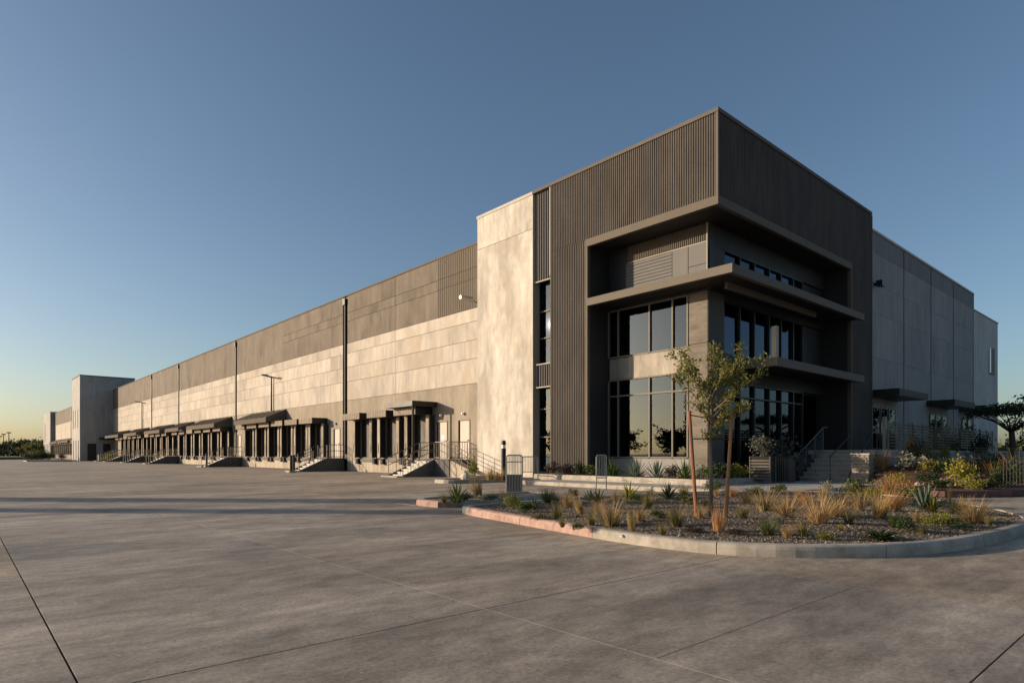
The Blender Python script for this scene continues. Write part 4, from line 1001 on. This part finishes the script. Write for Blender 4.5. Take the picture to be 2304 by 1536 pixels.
put_grass(('reed',1), 'thin brown reed tuft in front of the rounded sedge', 1421, 1189, 46, I, sx=0.55)
put_grass(('spikyy',0), 'wide agave with one bright leaf at the middle back of the island', 1415, 1128, 34, I, 'agave')
put_grass(('olive',1), 'large olive grass clump left of the left timber stake', 1457, 1149, 40, I)
put_grass(('tan',1), 'small tan grass tuft behind the large olive clump', 1463, 1117, 22, I)
put_grass(('spikyb',0), 'dark green spiky plant just left of the left timber stake', 1503, 1127, 33, I, 'plant')
put_grass(('olive',2), 'olive grass clump in the gravel left of the left stake foot', 1522, 1185, 54, I)
put_grass(('olive',3), 'yellowish grass tuft touching the left timber stake', 1538, 1121, 32, I)
put_shrub(('olive',1), 'low olive shrub left of the left stake foot', 1541, 1142, 22, I, 40)
put_grass(('reed',0), 'tall dry orange reed clump at the foot of the young tree', 1617, 1196, 56, I, sx=0.9)
put_grass(('orange',0), 'orange tan grass behind the right timber stake', 1648, 1126, 28, I)
put_grass(('tan',2), 'low tan grass behind the young tree trunk', 1612, 1124, 20, I)
put_shrub(('green',1), 'dark green rounded shrub behind the young tree trunk', 1611, 1110, 22, I, 40)
put_grass(('two',0), 'tan grass with a green core right of the right stake', 1722, 1156, 50, I, sx=1.15)
put_grass(('tan_big',1), 'wide open tan grass clump with stiff blades right of the young tree', 1767, 1172, 50, I, sx=1.1)
put_grass(('tan_big',1), 'largest golden grass clump in the middle right of the island', 1842, 1185, 64, I, rz=2.0)
put_grass(('tan_big',0), 'golden grass clump just right of the largest golden clump', 1879, 1168, 50, I, rz=4.0)
put_grass(('green',1), 'short dark sedge with one green blade near the front kerb', 1727, 1202, 42, I)
put_grass(('olive',1), 'spreading dull olive sedge below the golden grasses', 1807, 1204, 42, I)
put_grass(('tan',3), 'tiny tan tuft before the shaded walk', 1795, 1126, 20, I)
put_shrub(('green',0), 'small green bush at the back beside the walk', 1751, 1112, 20, I, 30)
put_grass(('tan',1), 'tall pale tan grass behind the largest golden clump', 1850, 1128, 30, I)
put_shrub(('silver',1), 'sparse grey twiggy shrub before the entrance steps', 1859, 1106, 24, I, 22)
put_shrub(('olive',0), 'tall green and tan bush left of the stone pedestal', 1924, 1126, 46, I, 40)
put_grass(('spikyy',0), 'small yellow leaf plant lying alone in the gravel', 1889, 1196, 14, I, 'plant')
put_grass(('weep',0), 'dark weeping shrub with arching leaves near the front right kerb', 1980, 1211, 30, I, 'shrub', sx=1.25)
put_shrub(('dark',1), 'dark bush with yellowish tips right of the weeping shrub', 2037, 1197, 29, I, 40)
put_grass(('lean',0), 'tall leaning tan grass behind the weeping shrub', 1979, 1170, 70, I, rz=0.0)
put_shrub(('yellowg',1), 'left of the two rounded yellow-green bushes at the island right', 2100, 1183, 27, I, 36)
put_shrub(('yellowg',0), 'right of the two rounded yellow-green bushes at the island right', 2134, 1181, 27, I, 34)
put_grass(('tan_big',0), 'big pale straw grass mound at the far right of the island', 2191, 1174, 56, I, rz=1.0)
put_grass(('agave',0), 'blue-grey agave with upright leaves right of the leaning grass', 2080, 1154, 50, I, 'agave', sx=0.75)
put_grass(('spikyy',0), 'yellow-green spiky plant touching the blue-grey agave', 2099, 1156, 36, I, 'plant')
put_grass(('olive',0), 'small yellowish grass behind the leaning tan grass', 2028, 1140, 24, I)
put_shrub(('olive',1), 'broad olive shrub at the back right of the island', 2045, 1127, 36, I, 62)
put_grass(('reed',1), 'single thin green stalk near the right end of the island', 2136, 1138, 42, I, 'plant', sx=0.25)
for (key, kind, u, v, hp, wp, lab) in (
    (('olive',2),'g',1330,1178,34,0,'low olive tuft between the ragged grass and the tall green grass'),(('silver',0),'s',1395,1150,18,34,'low silvery shrub in front of the wide agave'),
    (('tan',0),'g',1440,1176,36,0,'tan tuft right of the thin brown reed'),(('green',0),'s',1480,1172,20,34,'small green mound left of the olive grass at the stake'),
    (('purple',0),'s',1560,1196,14,40,'dark low creeping plant in front of the left stake foot'),(('tan',3),'g',1680,1140,36,0,'tan tuft between the right stake and the two-tone grass'),
    (('olive',0),'g',1672,1178,40,0,'olive tuft right of the dry orange reeds'),(('green',1),'s',1700,1124,22,36,'green mound behind the two-tone grass'),
    (('orange',0),'g',1815,1146,34,0,'rusty tuft between the two widest golden clumps at the back'),(('olive',3),'g',1910,1186,38,0,'olive tuft right of the small yellow leaf plant'),
    (('tan',2),'g',1935,1158,48,0,'tan clump left of the tall leaning grass'),(('orange',0),'g',2012,1156,48,0,'rusty clump right of the tall leaning grass'),
    (('tan',1),'g',2062,1176,34,0,'small tan clump left of the two yellow-green bushes'),(('green',2),'g',2150,1158,36,0,'green sedge behind the right yellow-green bush'),
    (('silver',1),'s',1890,1140,24,44,'grey mound behind the golden clumps'),(('yellowg',0),'s',1965,1130,28,44,'yellow-green mound at the back right of the island'),
    (('tan',0),'g',2170,1150,34,0,'thin tan clump behind the big straw mound'),(('olive',1),'g',2225,1178,26,0,'last small tuft beside the right end of the kerb'),
    (('green',1),'s',1300,1186,14,30,'low green mound near the joint where the red kerb ends'),(('olive',1),'g',1490,1200,30,0,'short olive tuft near the front kerb left of the orange reeds'),
    (('purple',1),'s',1655,1202,16,40,'dusky low mound right of the orange reeds'),(('tan',3),'g',1770,1208,32,0,'short tan tuft at the front kerb between two sedges'),
    (('yellowg',1),'s',1860,1210,16,34,'low yellow-green mound at the front kerb below the golden clumps'),(('silver',0),'s',1745,1186,18,34,'small silver mound under the wide open grass'),
    (('green',3),'g',2010,1190,34,0,'dark sedge between the weeping shrub and the dark bush'),(('olive',2),'g',2075,1200,28,0,'short olive tuft in front of the two rounded bushes'),
    (('dark',1),'s',2165,1190,16,36,'low dark mound right of the two rounded bushes'),(('tan',1),'g',1385,1142,34,0,'tan tuft between the wide agave and the lime spiky plant'),
    (('olive',0),'g',1265,1180,26,0,'short olive tuft just inside the red kerb'),(('green',0),'s',1435,1132,18,32,'green mound right of the wide agave'),
    (('tan',0),'g',1575,1176,34,0,'tan tuft between the left stake foot and the orange reeds'),(('dark',0),'s',1585,1150,16,30,'small dark shrub in front of the pale stone heap'),(('tan',2),'g',1345,1160,34,0,'light tan tuft below the lime spiky plant')):
    if kind == 's': put_shrub(key, lab, u, v, hp, I, wp)
    else: put_grass(key, lab, u, v, hp, I)
# small island
put_grass(('olive',3), 'yellow-green tuft at the red end of the small island', 999, 1128, 24, h2)
put_grass(('spiky',0), 'arching green spiky plant on the small island', 1029, 1130, 38, h2, 'plant')
put_shrub(('dark',0), 'dark bush right of the spiky plant on the small island', 1046, 1128, 20, h2, 26)
put_grass(('lean',0), 'tall tan feather grass leaning over the small island', 1076, 1118, 52, h2, rz=2.6)
put_shrub(('silver',1), 'low grey shrub under the feather grass on the small island', 1085, 1123, 14, h2, 28)
put_shrub(('green',1), 'low green shrub left of the dark grille rack', 1104, 1122, 14, h2, 30)
put_grass(('tan',2), 'pale yellow grass tuft just left of the dark grille rack', 1131, 1119, 22, h2)
# bed by the pale panel
put_shrub(('yellowg',1), 'tall narrow yellow-green shrub at the corner of the dock landing', 1064, 1075, 36, h3, 22)
put_grass(('reed',1), 'brown reed clump in front of the pale panel', 1102, 1081, 28, h3)
put_grass(('tan_big',0), 'pale feathery grass left of the bollard light', 1122, 1081, 24, h3)
def rock(label, u, v, hpx, wpx, hf, mat, z=0.15, seed=1, name='rock'):
    p = at(u, v, z); p.z = hf((p.x,p.y)) - 0.03 if hf else z-0.02
    rnd = random.Random(seed); b = MB(); h, w = hm(p,hpx), hm(p,wpx)/2; vs, fs = [], []; n, m = 9, 5
    for j in range(m+1):
        for i in range(n):
            a = 2*math.pi*i/n; f = math.pi/2*j/m; rr = w*math.cos(f)*rnd.uniform(0.82,1.12) if j < m else w*0.12
            vs.append((rr*math.cos(a), rr*math.sin(a), h*math.sin(f)*rnd.uniform(0.9,1.08)))
    for j in range(m):
        for i in range(n): fs.append((j*n+i, j*n+(i+1)%n, (j+1)*n+(i+1)%n, (j+1)*n+i))
    fs.append(tuple(m*n+i for i in range(n))); b.add(vs, fs)
    o = b.build(name, mat); o.location = p; return tag(o, label, 'rock')
rock('pale boulder in the red mulch beside the narrow yellow-green shrub', 1047, 1077, 20, 22, h3, M['rock'], seed=3)
for k in range(7):
    rock(['left end pale stone of the little heap behind the tree trunk','second pale stone of the little heap behind the tree','pale stone touching the tree trunk in the little heap','middle pale stone of the little heap','rounded pale stone right of the tree trunk','second last pale stone of the little heap','right end pale stone near the right stake'][k],
         1590+k*7.5, 1137+(k*5) % 4, 6+(k*3) % 4, 10, I, M['rock'], seed=20+k)
rock('dark round rock between the green-tan bush and the gravel', 1925, 1136, 17, 22, I, M['rockd'], seed=9)
rock('small white stone in the gravel near the bare kerb', 1399, 1197, 6, 9, I, M['rock'], seed=10)
rock('dark hollow boulder in the right garden behind the orange grass', 2014, 1076, 30, 48, hg, M['rockd'], z=0.2, seed=12)
# entrance bed
EB = lambda p: 0.31
for k, (u, key, kind, hp, lab) in enumerate((
    (1246,('purple',0),'s',26,'dusky shrub at the left end of the bed under the ribbed wall'),(1275,('purple',1),'s',26,'second dusky shrub of the bed under the ribbed wall'),
    (1305,('dark',1),'s',26,'dark shrub at the foot of the left entrance jamb'),(1334,('green',0),'s',26,'light green shrub just right of the left entrance jamb'),
    (1378,('yucca',1),'g',34,'green yucca under the shaded end of the windows'),(1430,('yucca',0),'g',40,'largest grey-green yucca below the lit windows'),
    (1478,('yucca',0),'g',36,'grey-green yucca in the middle of the window bed'),(1510,('purple',0),'s',28,'dark purple shrub between two yuccas'),
    (1541,('yucca',1),'g',38,'green yucca below the brown corner pier'),(1590,('green',1),'s',30,'green bush behind the young tree trunk at the bed corner'),
    (1621,('dark',0),'s',34,'dark green bush at the corner of the entrance bed'),(1663,('yellowg',0),'s',30,'bright leafed bush behind the right timber stake'))):
    t = 19.75/(FW[0]+(u-CX)/F*RT[0]) if u < 1600 else 23.2
    kx = (u-CX)/F; p = Vector((t*(FW[0]+kx*RT[0]), t*(FW[1]+kx*RT[1]), 0.31))
    if kind == 's': put_shrub(key, lab, 0, 0, 0, None, p=p, h=hp*t/F*1.25)
    else:
        h = hp*t/F*1.6; tag(link('yucca', GM[key], None, p, random.uniform(0,6), h), lab, 'yucca')
# olive-like shrub in the planter
tp = put_shrub(('bluegreen',0), 'open silvery shrub growing in the dark slatted planter', 0, 0, 0, None, p=at(1716,1086,0.148)+Vector((0,0,0.98)), h=0.85)
tp2 = put_shrub(('bluegreen',1), 'tall silvery twiggy shrub behind the slatted litter bin', 0, 0, 0, None, p=Vector((24.6,11.95,0.31)), h=1.6)
# right garden
for (key, kind, u, v, hp, wp, z, lab) in (
    (('orange',0),'g',1985,1083,40,0,0.2,'orange grass fountain right of the stone pedestal'),
    (('yellow',0),'s',2018,1097,34,40,0.18,'yellow-orange rounded bush in front of the dark boulder'),
    (('silver',0),'s',1980,1100,22,34,0.18,'white flowering low shrub below the orange grass'),
    (('silver',1),'s',2060,1072,34,56,0.4,'wide pale flowering shrub behind the dark boulder'),
    (('yellow',1),'s',2095,1076,26,40,0.35,'small yellow bush beside the pale flowering shrub'),
    (('yellow',0),'s',2160,1094,58,50,0.2,'tall bright yellow bush in the middle of the red mulch'),
    (('yellowg',1),'s',2185,1100,28,40,0.18,'yellow-green bush at the foot of the bright yellow bush'),
    (('green',1),'s',2240,1096,14,50,0.18,'low green succulent row at the right edge of the garden'),
    (('olive',1),'s',2106,1040,74,34,0.75,'left tall climbing plant column before the slatted screen'),
    (('olive',0),'s',2130,1042,72,30,0.75,'right tall climbing plant column before the slatted screen'),
    (('dark',0),'s',2170,1040,80,34,0.75,'dark tall bush beyond the climbing plants'),
    (('dark',1),'s',2062,1052,60,26,0.7,'dark leafy shrub between slatted screen and climbing plants'),
    (('yellow',1),'s',2120,1052,40,24,0.6,'golden shrub at the foot of the climbing plants'),
    (('yellowg',0),'s',2186,1040,36,34,0.7,'yellow-green shrub below the third door canopy'),
    (('purple',1),'s',2205,1064,24,60,0.45,'dusky twiggy shrub behind the bright yellow bush'),
    (('orange',0),'g',2236,1074,44,0,0.4,'orange grass at the right of the garden'),
    (('spikyb',0),'g',2246,1092,36,0,0.2,'dark spiky plant at the right end of the garden'),
    (('lean',0),'g',2292,1080,60,0,0.3,'grey leaning grass cut by the right edge of the view'),
    (('silver',1),'s',1944,1072,20,24,0.2,'white flowering tuft on top of the wall behind the pedestal'),
    (('dark',0),'s',2085,1092,26,44,0.2,'dark low bush between the dark boulder and the bright yellow bush'),
    (('green',0),'s',2118,1096,20,36,0.2,'green low bush left of the bright yellow bush'),
    (('dark',1),'s',2128,1080,34,40,0.3,'dark green shrub behind the bright yellow bush'),
    (('orange',0),'s',2035,1112,30,36,0.15,'rust-coloured shrub in front of the red garden kerb'),
    (('orange',0),'g',2000,1112,44,0,0.15,'rust orange grass left of the rust-coloured shrub'),
    (('purple',0),'s',2210,1098,20,46,0.2,'dusky low shrub right of the bright yellow bush'),
    (('dark',1),'s',2262,1078,34,50,0.4,'dark shrub mass at the right of the garden'),
    (('olive',0),'s',2080,1058,50,30,0.6,'olive leaning shrub before the second slatted screen'),
    (('dark',0),'s',2205,1042,60,34,0.75,'dark upright shrub below the end of the wing'),
    (('orange',0),'s',2052,1050,60,22,0.7,'rust and green climbing shrub at the first slatted screen'),
    (('green',1),'s',2230,1050,40,50,0.7,'green bush before the flat-topped tree'),
    (('dark',1),'s',2285,1062,50,60,0.6,'dark bush cut by the right edge of the view')):
    if kind == 's': put_shrub(key, lab, u, v, hp, lambda p: hg(p) if inside(p, GARD) else z, wp, z)
    else: put_grass(key, lab, u, v, hp, lambda p: hg(p) if inside(p, GARD) else z, z=z)
for k in range(46):
    q = k/45; a, b_ = (Vector((23.4,5.9)), Vector((34.0,4.75))) if k % 2 else (Vector((23.4,6.5)), Vector((33.0,5.6)))
    p = a.lerp(b_, q) + Vector((random.uniform(-.1,.1), random.uniform(-.1,.1))); r = random.uniform(0.06,0.12)
    b = MB(); vs = [(r*math.cos(i*1.0472)*random.uniform(.8,1.1), r*math.sin(i*1.0472)*random.uniform(.8,1.1), z) for z in (-0.05,0.05) for i in range(6)] + [(0,0,0.05+r*0.7)]
    b.add(vs, [(i,(i+1)%6,6+(i+1)%6,6+i) for i in range(6)] + [(6+i,6+(i+1)%6,12) for i in range(6)]); o = b.build('edging_stone', M['pinkstone'], gar); o.location = (p.x, p.y, hg((p.x,p.y)))
def mesh_fence(label, p, rz, w, h):
    t = thing('wire_fence', label, 'fence', p, None, rz)
    b = MB()
    for k in range(int(w/0.11)+1): b.tube([(k*0.11,0,0.0),(k*0.11,0,h)], 0.008, 4)
    b.build('upright_wires', M['rail'], t); b = MB()
    for k in range(int(h/0.11)+1): b.tube([(0,0.012,k*0.11),(w,0.012,k*0.11)], 0.008, 4)
    b.build('cross_wires', M['rail'], t)
mesh_fence('leaning wire mesh panel behind the bright yellow bush', Vector((30.5,6.6,0.6)), R(-20), 3.0, 0.9)
mesh_fence('wire mesh panel at the right edge of the garden', Vector((23.6,4.4,0.3)), R(-35), 1.6, 0.8)

# trees
def tree(label, loc, h, rad, n, leafm, seed, name='tree', ls=0.16, trunk=0.12, group=None, flat=1.0, low=0.35, barkm=None, limbs=9, sub=4):
    rnd = random.Random(seed); t = thing(name, label, 'tree', loc, group)
    w, f = MB(), MB(); tips = []
    w.tube([(0,0,-0.1),(rnd.uniform(-.05,.05)*h*0.3,0,h*0.35),(0.02*h,0,h*0.75)], trunk, 7, trunk*0.35)
    for i in range(limbs):
        z = h*(low+(0.72-low)*i/limbs); a = i*2.4+rnd.uniform(-.4,.4); r = rad*rnd.uniform(0.6,1.0)*(1 if i < limbs*0.7 else 0.6)
        tip = Vector((r*math.cos(a), r*math.sin(a), min(h, z+h*rnd.uniform(0.12,0.33)*flat))); s = Vector((0.01,0,z)); mid = s.lerp(tip,0.5)+Vector((0,0,-0.03*h))
        w.tube([s, mid, tip], trunk*0.4, 5, trunk*0.08); tips += [(mid, tip, 1.0)]
        for j in range(sub):
            q = mid.lerp(tip, rnd.uniform(-0.1,0.9)); e = q+Vector((rnd.gauss(0,rad*0.25), rnd.gauss(0,rad*0.25), rnd.uniform(0.0,h*0.16)))
            w.tube([q, e], trunk*0.14, 4, trunk*0.05); tips.append((q, e, 0.8))
    for i in range(n):
        a, b, k = tips[rnd.randrange(len(tips))]; p = a.lerp(b, rnd.uniform(0.2,1.1)); g = rad*0.11
        leaf(f, p+Vector((rnd.gauss(0,g), rnd.gauss(0,g), rnd.gauss(0,g))), rnd, ls*rnd.uniform(0.6,1.4))
    w.build('trunk', barkm or M['barkd'], t, True); f.build('crown', leafm, t); return t
# young staked tree: hand laid limbs
def sapling():
    p = at(1601, 1172, 0.15); p.z = h1((p.x,p.y)); sc_ = dist(p)/F
    t = thing('young_tree', 'young leafy tree tied between two timber stakes on the island', 'tree', p)
    w, f = MB(), MB(); rnd = random.Random(5)
    r3 = Vector((RT[0],RT[1],0)); f3 = Vector((FW[0],FW[1],0))
    def pt(u, v, d=0.0): return r3*((u-1601)*sc_) + Vector((0,0,(1172-v)*sc_-0.02)) + f3*d
    w.tube([pt(1599,1176),pt(1600,1080),pt(1598,1010),pt(1601,950),pt(1600,900),pt(1603,840),pt(1606,790)], 0.034, 8, 0.008)
    limbs = [((1600,940),(1560,890),(1520,850),(0.15)),((1600,930),(1565,880),(1530,830),-0.1),((1600,915),(1560,860),(1510,800),0.0),((1598,905),(1570,850),(1545,795),0.25),
             ((1600,900),(1590,850),(1585,792),-0.3),((1602,900),(1618,850),(1625,785),0.2),((1602,915),(1640,860),(1660,795),-0.15),((1602,925),(1650,870),(1690,820),0.1),((1602,935),(1650,890),(1700,850),-0.3),
             ((1601,950),(1640,915),(1668,880),0.3),((1601,965),(1580,940),(1545,915),-0.2),((1601,975),(1625,955),(1655,940),0.2),((1601,960),(1650,935),(1668,925),-0.35),((1600,905),(1612,855),(1640,830),-0.5),((1600,905),(1590,855),(1570,830),0.5),((1603,890),(1640,850),(1672,838),0.45)]
    tw_ = []
    for a, b, c, d in limbs:
        A, B, C = pt(*a), pt(*b, d*0.6), pt(*c, d*1.2)
        w.tube([A,B,C], 0.012, 5, 0.003); tw_ += [(A.lerp(B,0.45),B,0.8),(B,C,1.0),(B,C,1.0)]
        for j in range(4):
            q = A.lerp(B,rnd.uniform(0.4,1)) if j < 1 else B.lerp(C,rnd.uniform(0,0.9)); e = q+Vector((rnd.gauss(0,0.11),rnd.gauss(0,0.11),rnd.uniform(0.02,0.24)))
            w.tube([q,e], 0.005, 4, 0.002); tw_.append((q,e,1.0))
    tw_ += [(pt(1600,1000),pt(1585,985),0.5),(pt(1600,990),pt(1612,982),0.5)]
    for i in range(4600):
        a, b, k = tw_[rnd.randrange(len(tw_)) if rnd.random() < 0.985 else len(tw_)-1-rnd.randrange(2)]
        p_ = a.lerp(b, rnd.uniform(0.05,1.06)); g = 0.036
        leaf(f, p_+Vector((rnd.gauss(0,g),rnd.gauss(0,g),rnd.gauss(0,g))), rnd, 0.050*rnd.uniform(0.6,1.3))
    w.build('trunk', M['bark'], t, True); f.build('crown', M['treeleaf'], t)
    # stakes and ties
    for (ub, vb, ut, vt, d, lab, mat) in ((1568,1165,1551,932,0.0,'rust brown timber stake leaning left of the young tree',M['timber']),(1632,1165,1647,932,0.0,'orange brown timber stake leaning right of the young tree',M['timber2'])):
        s = thing('tree_stake', lab, 'stake', p+pt(ub,vb), 'timber stakes holding the young tree')
        b = MB(); b.tube([(0,0,-0.15), pt(ut,vt)-pt(ub,vb)], 0.031, 8, 0.027); b.build('pole', mat, s)
        ties = [((1555,942),(1600,950)),((1560,995),(1600,995))] if ut < 1600 else [((1644,948),(1602,951)),((1640,995),(1602,996))]
        b = MB()
        for (q0, q1) in ties: b.tube([pt(*q0)-pt(ub,vb), pt(*q1)-pt(ub,vb)], 0.010, 5)
        b.build('tie', M['strap'], s)
sapling()
# flat-topped tree and feathery tree at the right edge
ft = thing('flat_topped_tree', 'dark flat-topped tree standing at the right end of the garden', 'tree', (39.5,7.0,0.5))
rnd = random.Random(77); w, f = MB(), MB()
w.tube([(0,0,-0.2),(0.05,0,1.2),(0,0.05,2.0)], 0.16, 8, 0.12)
for i in range(12):
    a = i*0.5236; w.tube([(0,0.05,1.8),(0.7*math.cos(a),0.7*math.sin(a),2.35),(1.6*math.cos(a),1.6*math.sin(a),2.75)], 0.05, 5, 0.015)
for i in range(2600):
    a = rnd.uniform(0,6.28); r = 1.9*math.sqrt(rnd.random()); leaf(f, Vector((r*math.cos(a), r*math.sin(a), 2.75+0.5*(1-(r/1.9)**2)*rnd.random()+rnd.gauss(0,0.06))), rnd, 0.14)
w.build('trunk', M['barkd'], ft, True); f.build('crown', M['darkg'], ft)
tree('sparse feathery tree rising behind the flat-topped tree', (50,6.6,0.2), 4.9, 2.2, 1300, M['fartree'], 81, 'feathery_tree', 0.2, 0.12, None, 1.2, 0.5)
tree('dark spreading tree beyond the right end of the building', (74,10.5,0), 4.6, 2.8, 2200, M['darkg'], 82, 'spreading_tree', 0.22, 0.14)
tree('low dark tree cut by the right edge of the view', (64,6.2,0), 4.2, 2.4, 2200, M['fartree'], 83, 'low_tree', 0.22, 0.14)
# far trees at the left
labs = ['bushy far tree at the left edge under the lamp posts','rounded far tree right of the lamp posts','small far tree before the rounded one','far palm-like tree with a spiky top','far tree left of the end pavilion','dense far tree touching the end pavilion','low far tree under the spiky one','pale green far tree by the shrub bed']
for k, (u, t, h, r, m) in enumerate(((4,230,5.2,4.5,'fartree'),(27,235,6.8,5.0,'fartree'),(40,225,5.0,3.6,'fartree'),(57,240,7.4,3.4,'fartree'),(75,230,6.0,4.2,'fartree'),(92,245,7.0,5.0,'fartree'),(62,215,4.4,3.6,'palegreen'),(80,190,4.0,2.8,'palegreen'))):
    tree(labs[k], far(u,t), h, r, 1100, M[m], 100+k, 'far_tree', 0.7, 0.2, 'far trees beyond the lawn', 0.8, 0.2)
# hedge and shrub bed at the left
hb = thing('hedge', 'long dark clipped hedge below the far trees', 'hedge', far(10,222))
b = MB(); rnd = random.Random(3)
for i in range(3000):
    leaf(b, Vector((rnd.uniform(-60,26), rnd.uniform(-0.8,0.8)-rnd.random()*0.2, rnd.uniform(0,2.2))), rnd, 0.9)
o = b.build('foliage', M['darkg'], hb); hb.rotation_euler = (0,0,FZ)
sb = struct(link('planting_island', None))
SB = [tuple(far(52,100).xy), tuple(far(60,98).xy), tuple(far(150,101).xy), tuple(far(170,112).xy), tuple(far(150,125).xy), tuple(far(60,116).xy)]
kerb_run([Vector(p) for p in SB], True, sb, lambda s, p: M['kerb'], 0.15, 0.2, 3.0)
link('soil', soil_sheet('soil', SB, M['soil'], 0.6), sb)
for k, (u, t, h, key, lab) in enumerate(((62,103,1.3,('dark',0),'dark shrub at the left end of the far shrub bed'),(72,105,1.6,('green',0),'green shrub second from the left in the far bed'),(84,107,2.2,('olive',0),'tallest pale shrub of the far bed'),(97,106,1.7,('dark',1),'dark shrub in the middle of the far bed'),(112,108,1.4,('green',1),'green shrub right of the middle of the far bed'),(140,110,1.2,('dark',0),'low dark shrub at the right end of the far bed'))):
    put_shrub(key, lab, 0, 0, 0, None, p=far(u,t)+Vector((0,0,0.15)), h=h)
put_shrub(('yellowg',0), 'small sunlit shrub at the foot of the grey stair block', 0, 0, 0, None, p=far(246,103), h=1.5)
for k, u in enumerate((13,21,45,55,82)):
    b = MB(); b.tube([(0,0,0),(0,0,1.2)], 0.12, 6); o = b.build('marker_post', M['white']); o.location = far(u,205)
    tag(o, ['leftmost white marker post on the far lawn','second white marker post from the left on the far lawn','middle white marker post on the far lawn','fourth white marker post from the left on the far lawn','rightmost white marker post on the far lawn'][k], 'post', 'white marker posts on the lawn')
# trees that stand outside the view to the left: two columnar ones added to throw long yard shadows, a row mirrored in glass
def shadow_cypress(label, p, h, r, seed):
    t = thing('shadow_tree', label, 'tree', p, 'columnar trees added out of view to shade the yard'); rnd = random.Random(seed); w, f = MB(), MB()
    w.tube([(0,0,-0.1),(0,0,h*0.8)], 0.14, 6, 0.04)
    for i in range(2600):
        z = rnd.uniform(0.04,1)*h; rr = r*min(1,(1-z/h)*6+0.25)*math.sqrt(rnd.random()); a = rnd.uniform(0,6.28)
        leaf(f, Vector((rr*math.cos(a), rr*math.sin(a), z)), rnd, 0.28)
    w.build('trunk', M['barkd'], t); f.build('crown', M['darkg'], t)
def upsun(u, v, d): p = at(u, v); return Vector((p.x+SUN_H.x*d, p.y+SUN_H.y*d, 0))
shadow_cypress('added columnar dark tree out of view that throws the farther long shadow', upsun(0,1123,20), 9.0, 0.75, 1)
shadow_cypress('added columnar dark tree out of view that throws the nearer long shadow', upsun(0,1147,20), 9.0, 0.5, 2)
k = 0
for (x, y) in ((-150,95),(-158,112),(-146,128),(-165,140),(-150,152),(-140,78),(-160,170),(-135,60),(-152,190)):
    k += 1
    tree('tall tree of the row far left of the yard, number %d from the street' % k if False else ['broad','tall','rounded','leaning','dense','open','dark','low','ragged'][k-1] + ' tree of the distant row mirrored in the entrance windows', (x,y,0), random.Random(k).uniform(9,13), 6.0, 900, M['fartree'], 200+k, 'distant_tree', 1.2, 0.3, 'distant trees mirrored in the glass', 0.8, 0.15)
# gravel on the main island (uncountable)
rnd = random.Random(11); b = MB()
xs_ = [p[0] for p in isl1_in]; ys_ = [p[1] for p in isl1_in]
cnt = 0
while cnt < 30000:
    p = (rnd.uniform(min(xs_),max(xs_)), rnd.uniform(min(ys_),max(ys_)))
    if not inside(p, isl1_in) or edge_d(p, isl1_in) < 0.19: continue
    if rnd.random() > 1.3-(p[0]*FW[0]+p[1]*FW[1])/18: continue
    s = rnd.choice((1,1,1,1.4))*rnd.uniform(0.010,0.026); z = h1(p); a = rnd.uniform(0,3.14); ca, sa = math.cos(a)*s, math.sin(a)*s; q = s*rnd.uniform(0.4,0.8)
    b.add([(p[0]+ca,p[1]+sa,z),(p[0]-sa*0.7,p[1]+ca*0.7,z),(p[0]-ca,p[1]-sa,z),(p[0]+sa*0.7,p[1]-ca*0.7,z),(p[0]+ca*0.3,p[1]+sa*0.3,z+q)], [(0,1,4),(1,2,4),(2,3,4),(3,0,4)])
    cnt += 1
g = b.build('gravel', M['stone']); g['kind'] = 'stuff'; g['label'] = 'brown and grey gravel mulch covering the main planting island'; g['category'] = 'gravel'
# far woods that read as one mass beyond the site
def wood(label, a, b, depth, h, n, seed):
    rnd = random.Random(seed); m = MB(); a, b = Vector(a), Vector(b); nrm = Vector((-(b-a).y, (b-a).x)).normalized()
    for i in range(n):
        q = rnd.random(); p = a.lerp(b, q) + nrm*rnd.uniform(0, depth); hh = h*(0.62+0.38*math.sin(q*41+seed)*math.sin(q*97+2*seed))
        leaf(m, Vector((p.x, p.y, hh*math.sqrt(rnd.random()))), rnd, rnd.uniform(0.9,2.0))
    o = m.build('far_wood', M['fartree']); o['kind'] = 'stuff'; o['label'] = label; o['category'] = 'trees'
wood('distant band of dark trees beyond the right end of the building', (150,60), (120,-90), 10, 5.5, 5200, 3)
wood('distant band of dark trees along the horizon left of the end pavilion', (-150,330), (10,300), 12, 6.5, 5200, 5)
# pale chips and crumbs lying on the yard
rnd = random.Random(19); b = MB()
for i in range(260):
    t_ = rnd.uniform(3.6, 15); k_ = rnd.uniform(-0.85, 0.8); x, y = t_*(FW[0]+k_*RT[0]), t_*(FW[1]+k_*RT[1])
    if inside((x, y), isl1_in) or inside((x, y), isl2_in): continue
    r = rnd.uniform(0.003, 0.009)
    b.add([(x+r,y,0.0005),(x-r*0.4,y+r*0.8,0.0005),(x-r*0.5,y-r*0.7,0.0005),(x,y,r)], [(0,1,3),(1,2,3),(2,0,3)])
g = b.build('loose_chips', M['stone']); g['kind'] = 'stuff'; g['label'] = 'small loose stone chips scattered over the concrete yard'; g['category'] = 'stones'
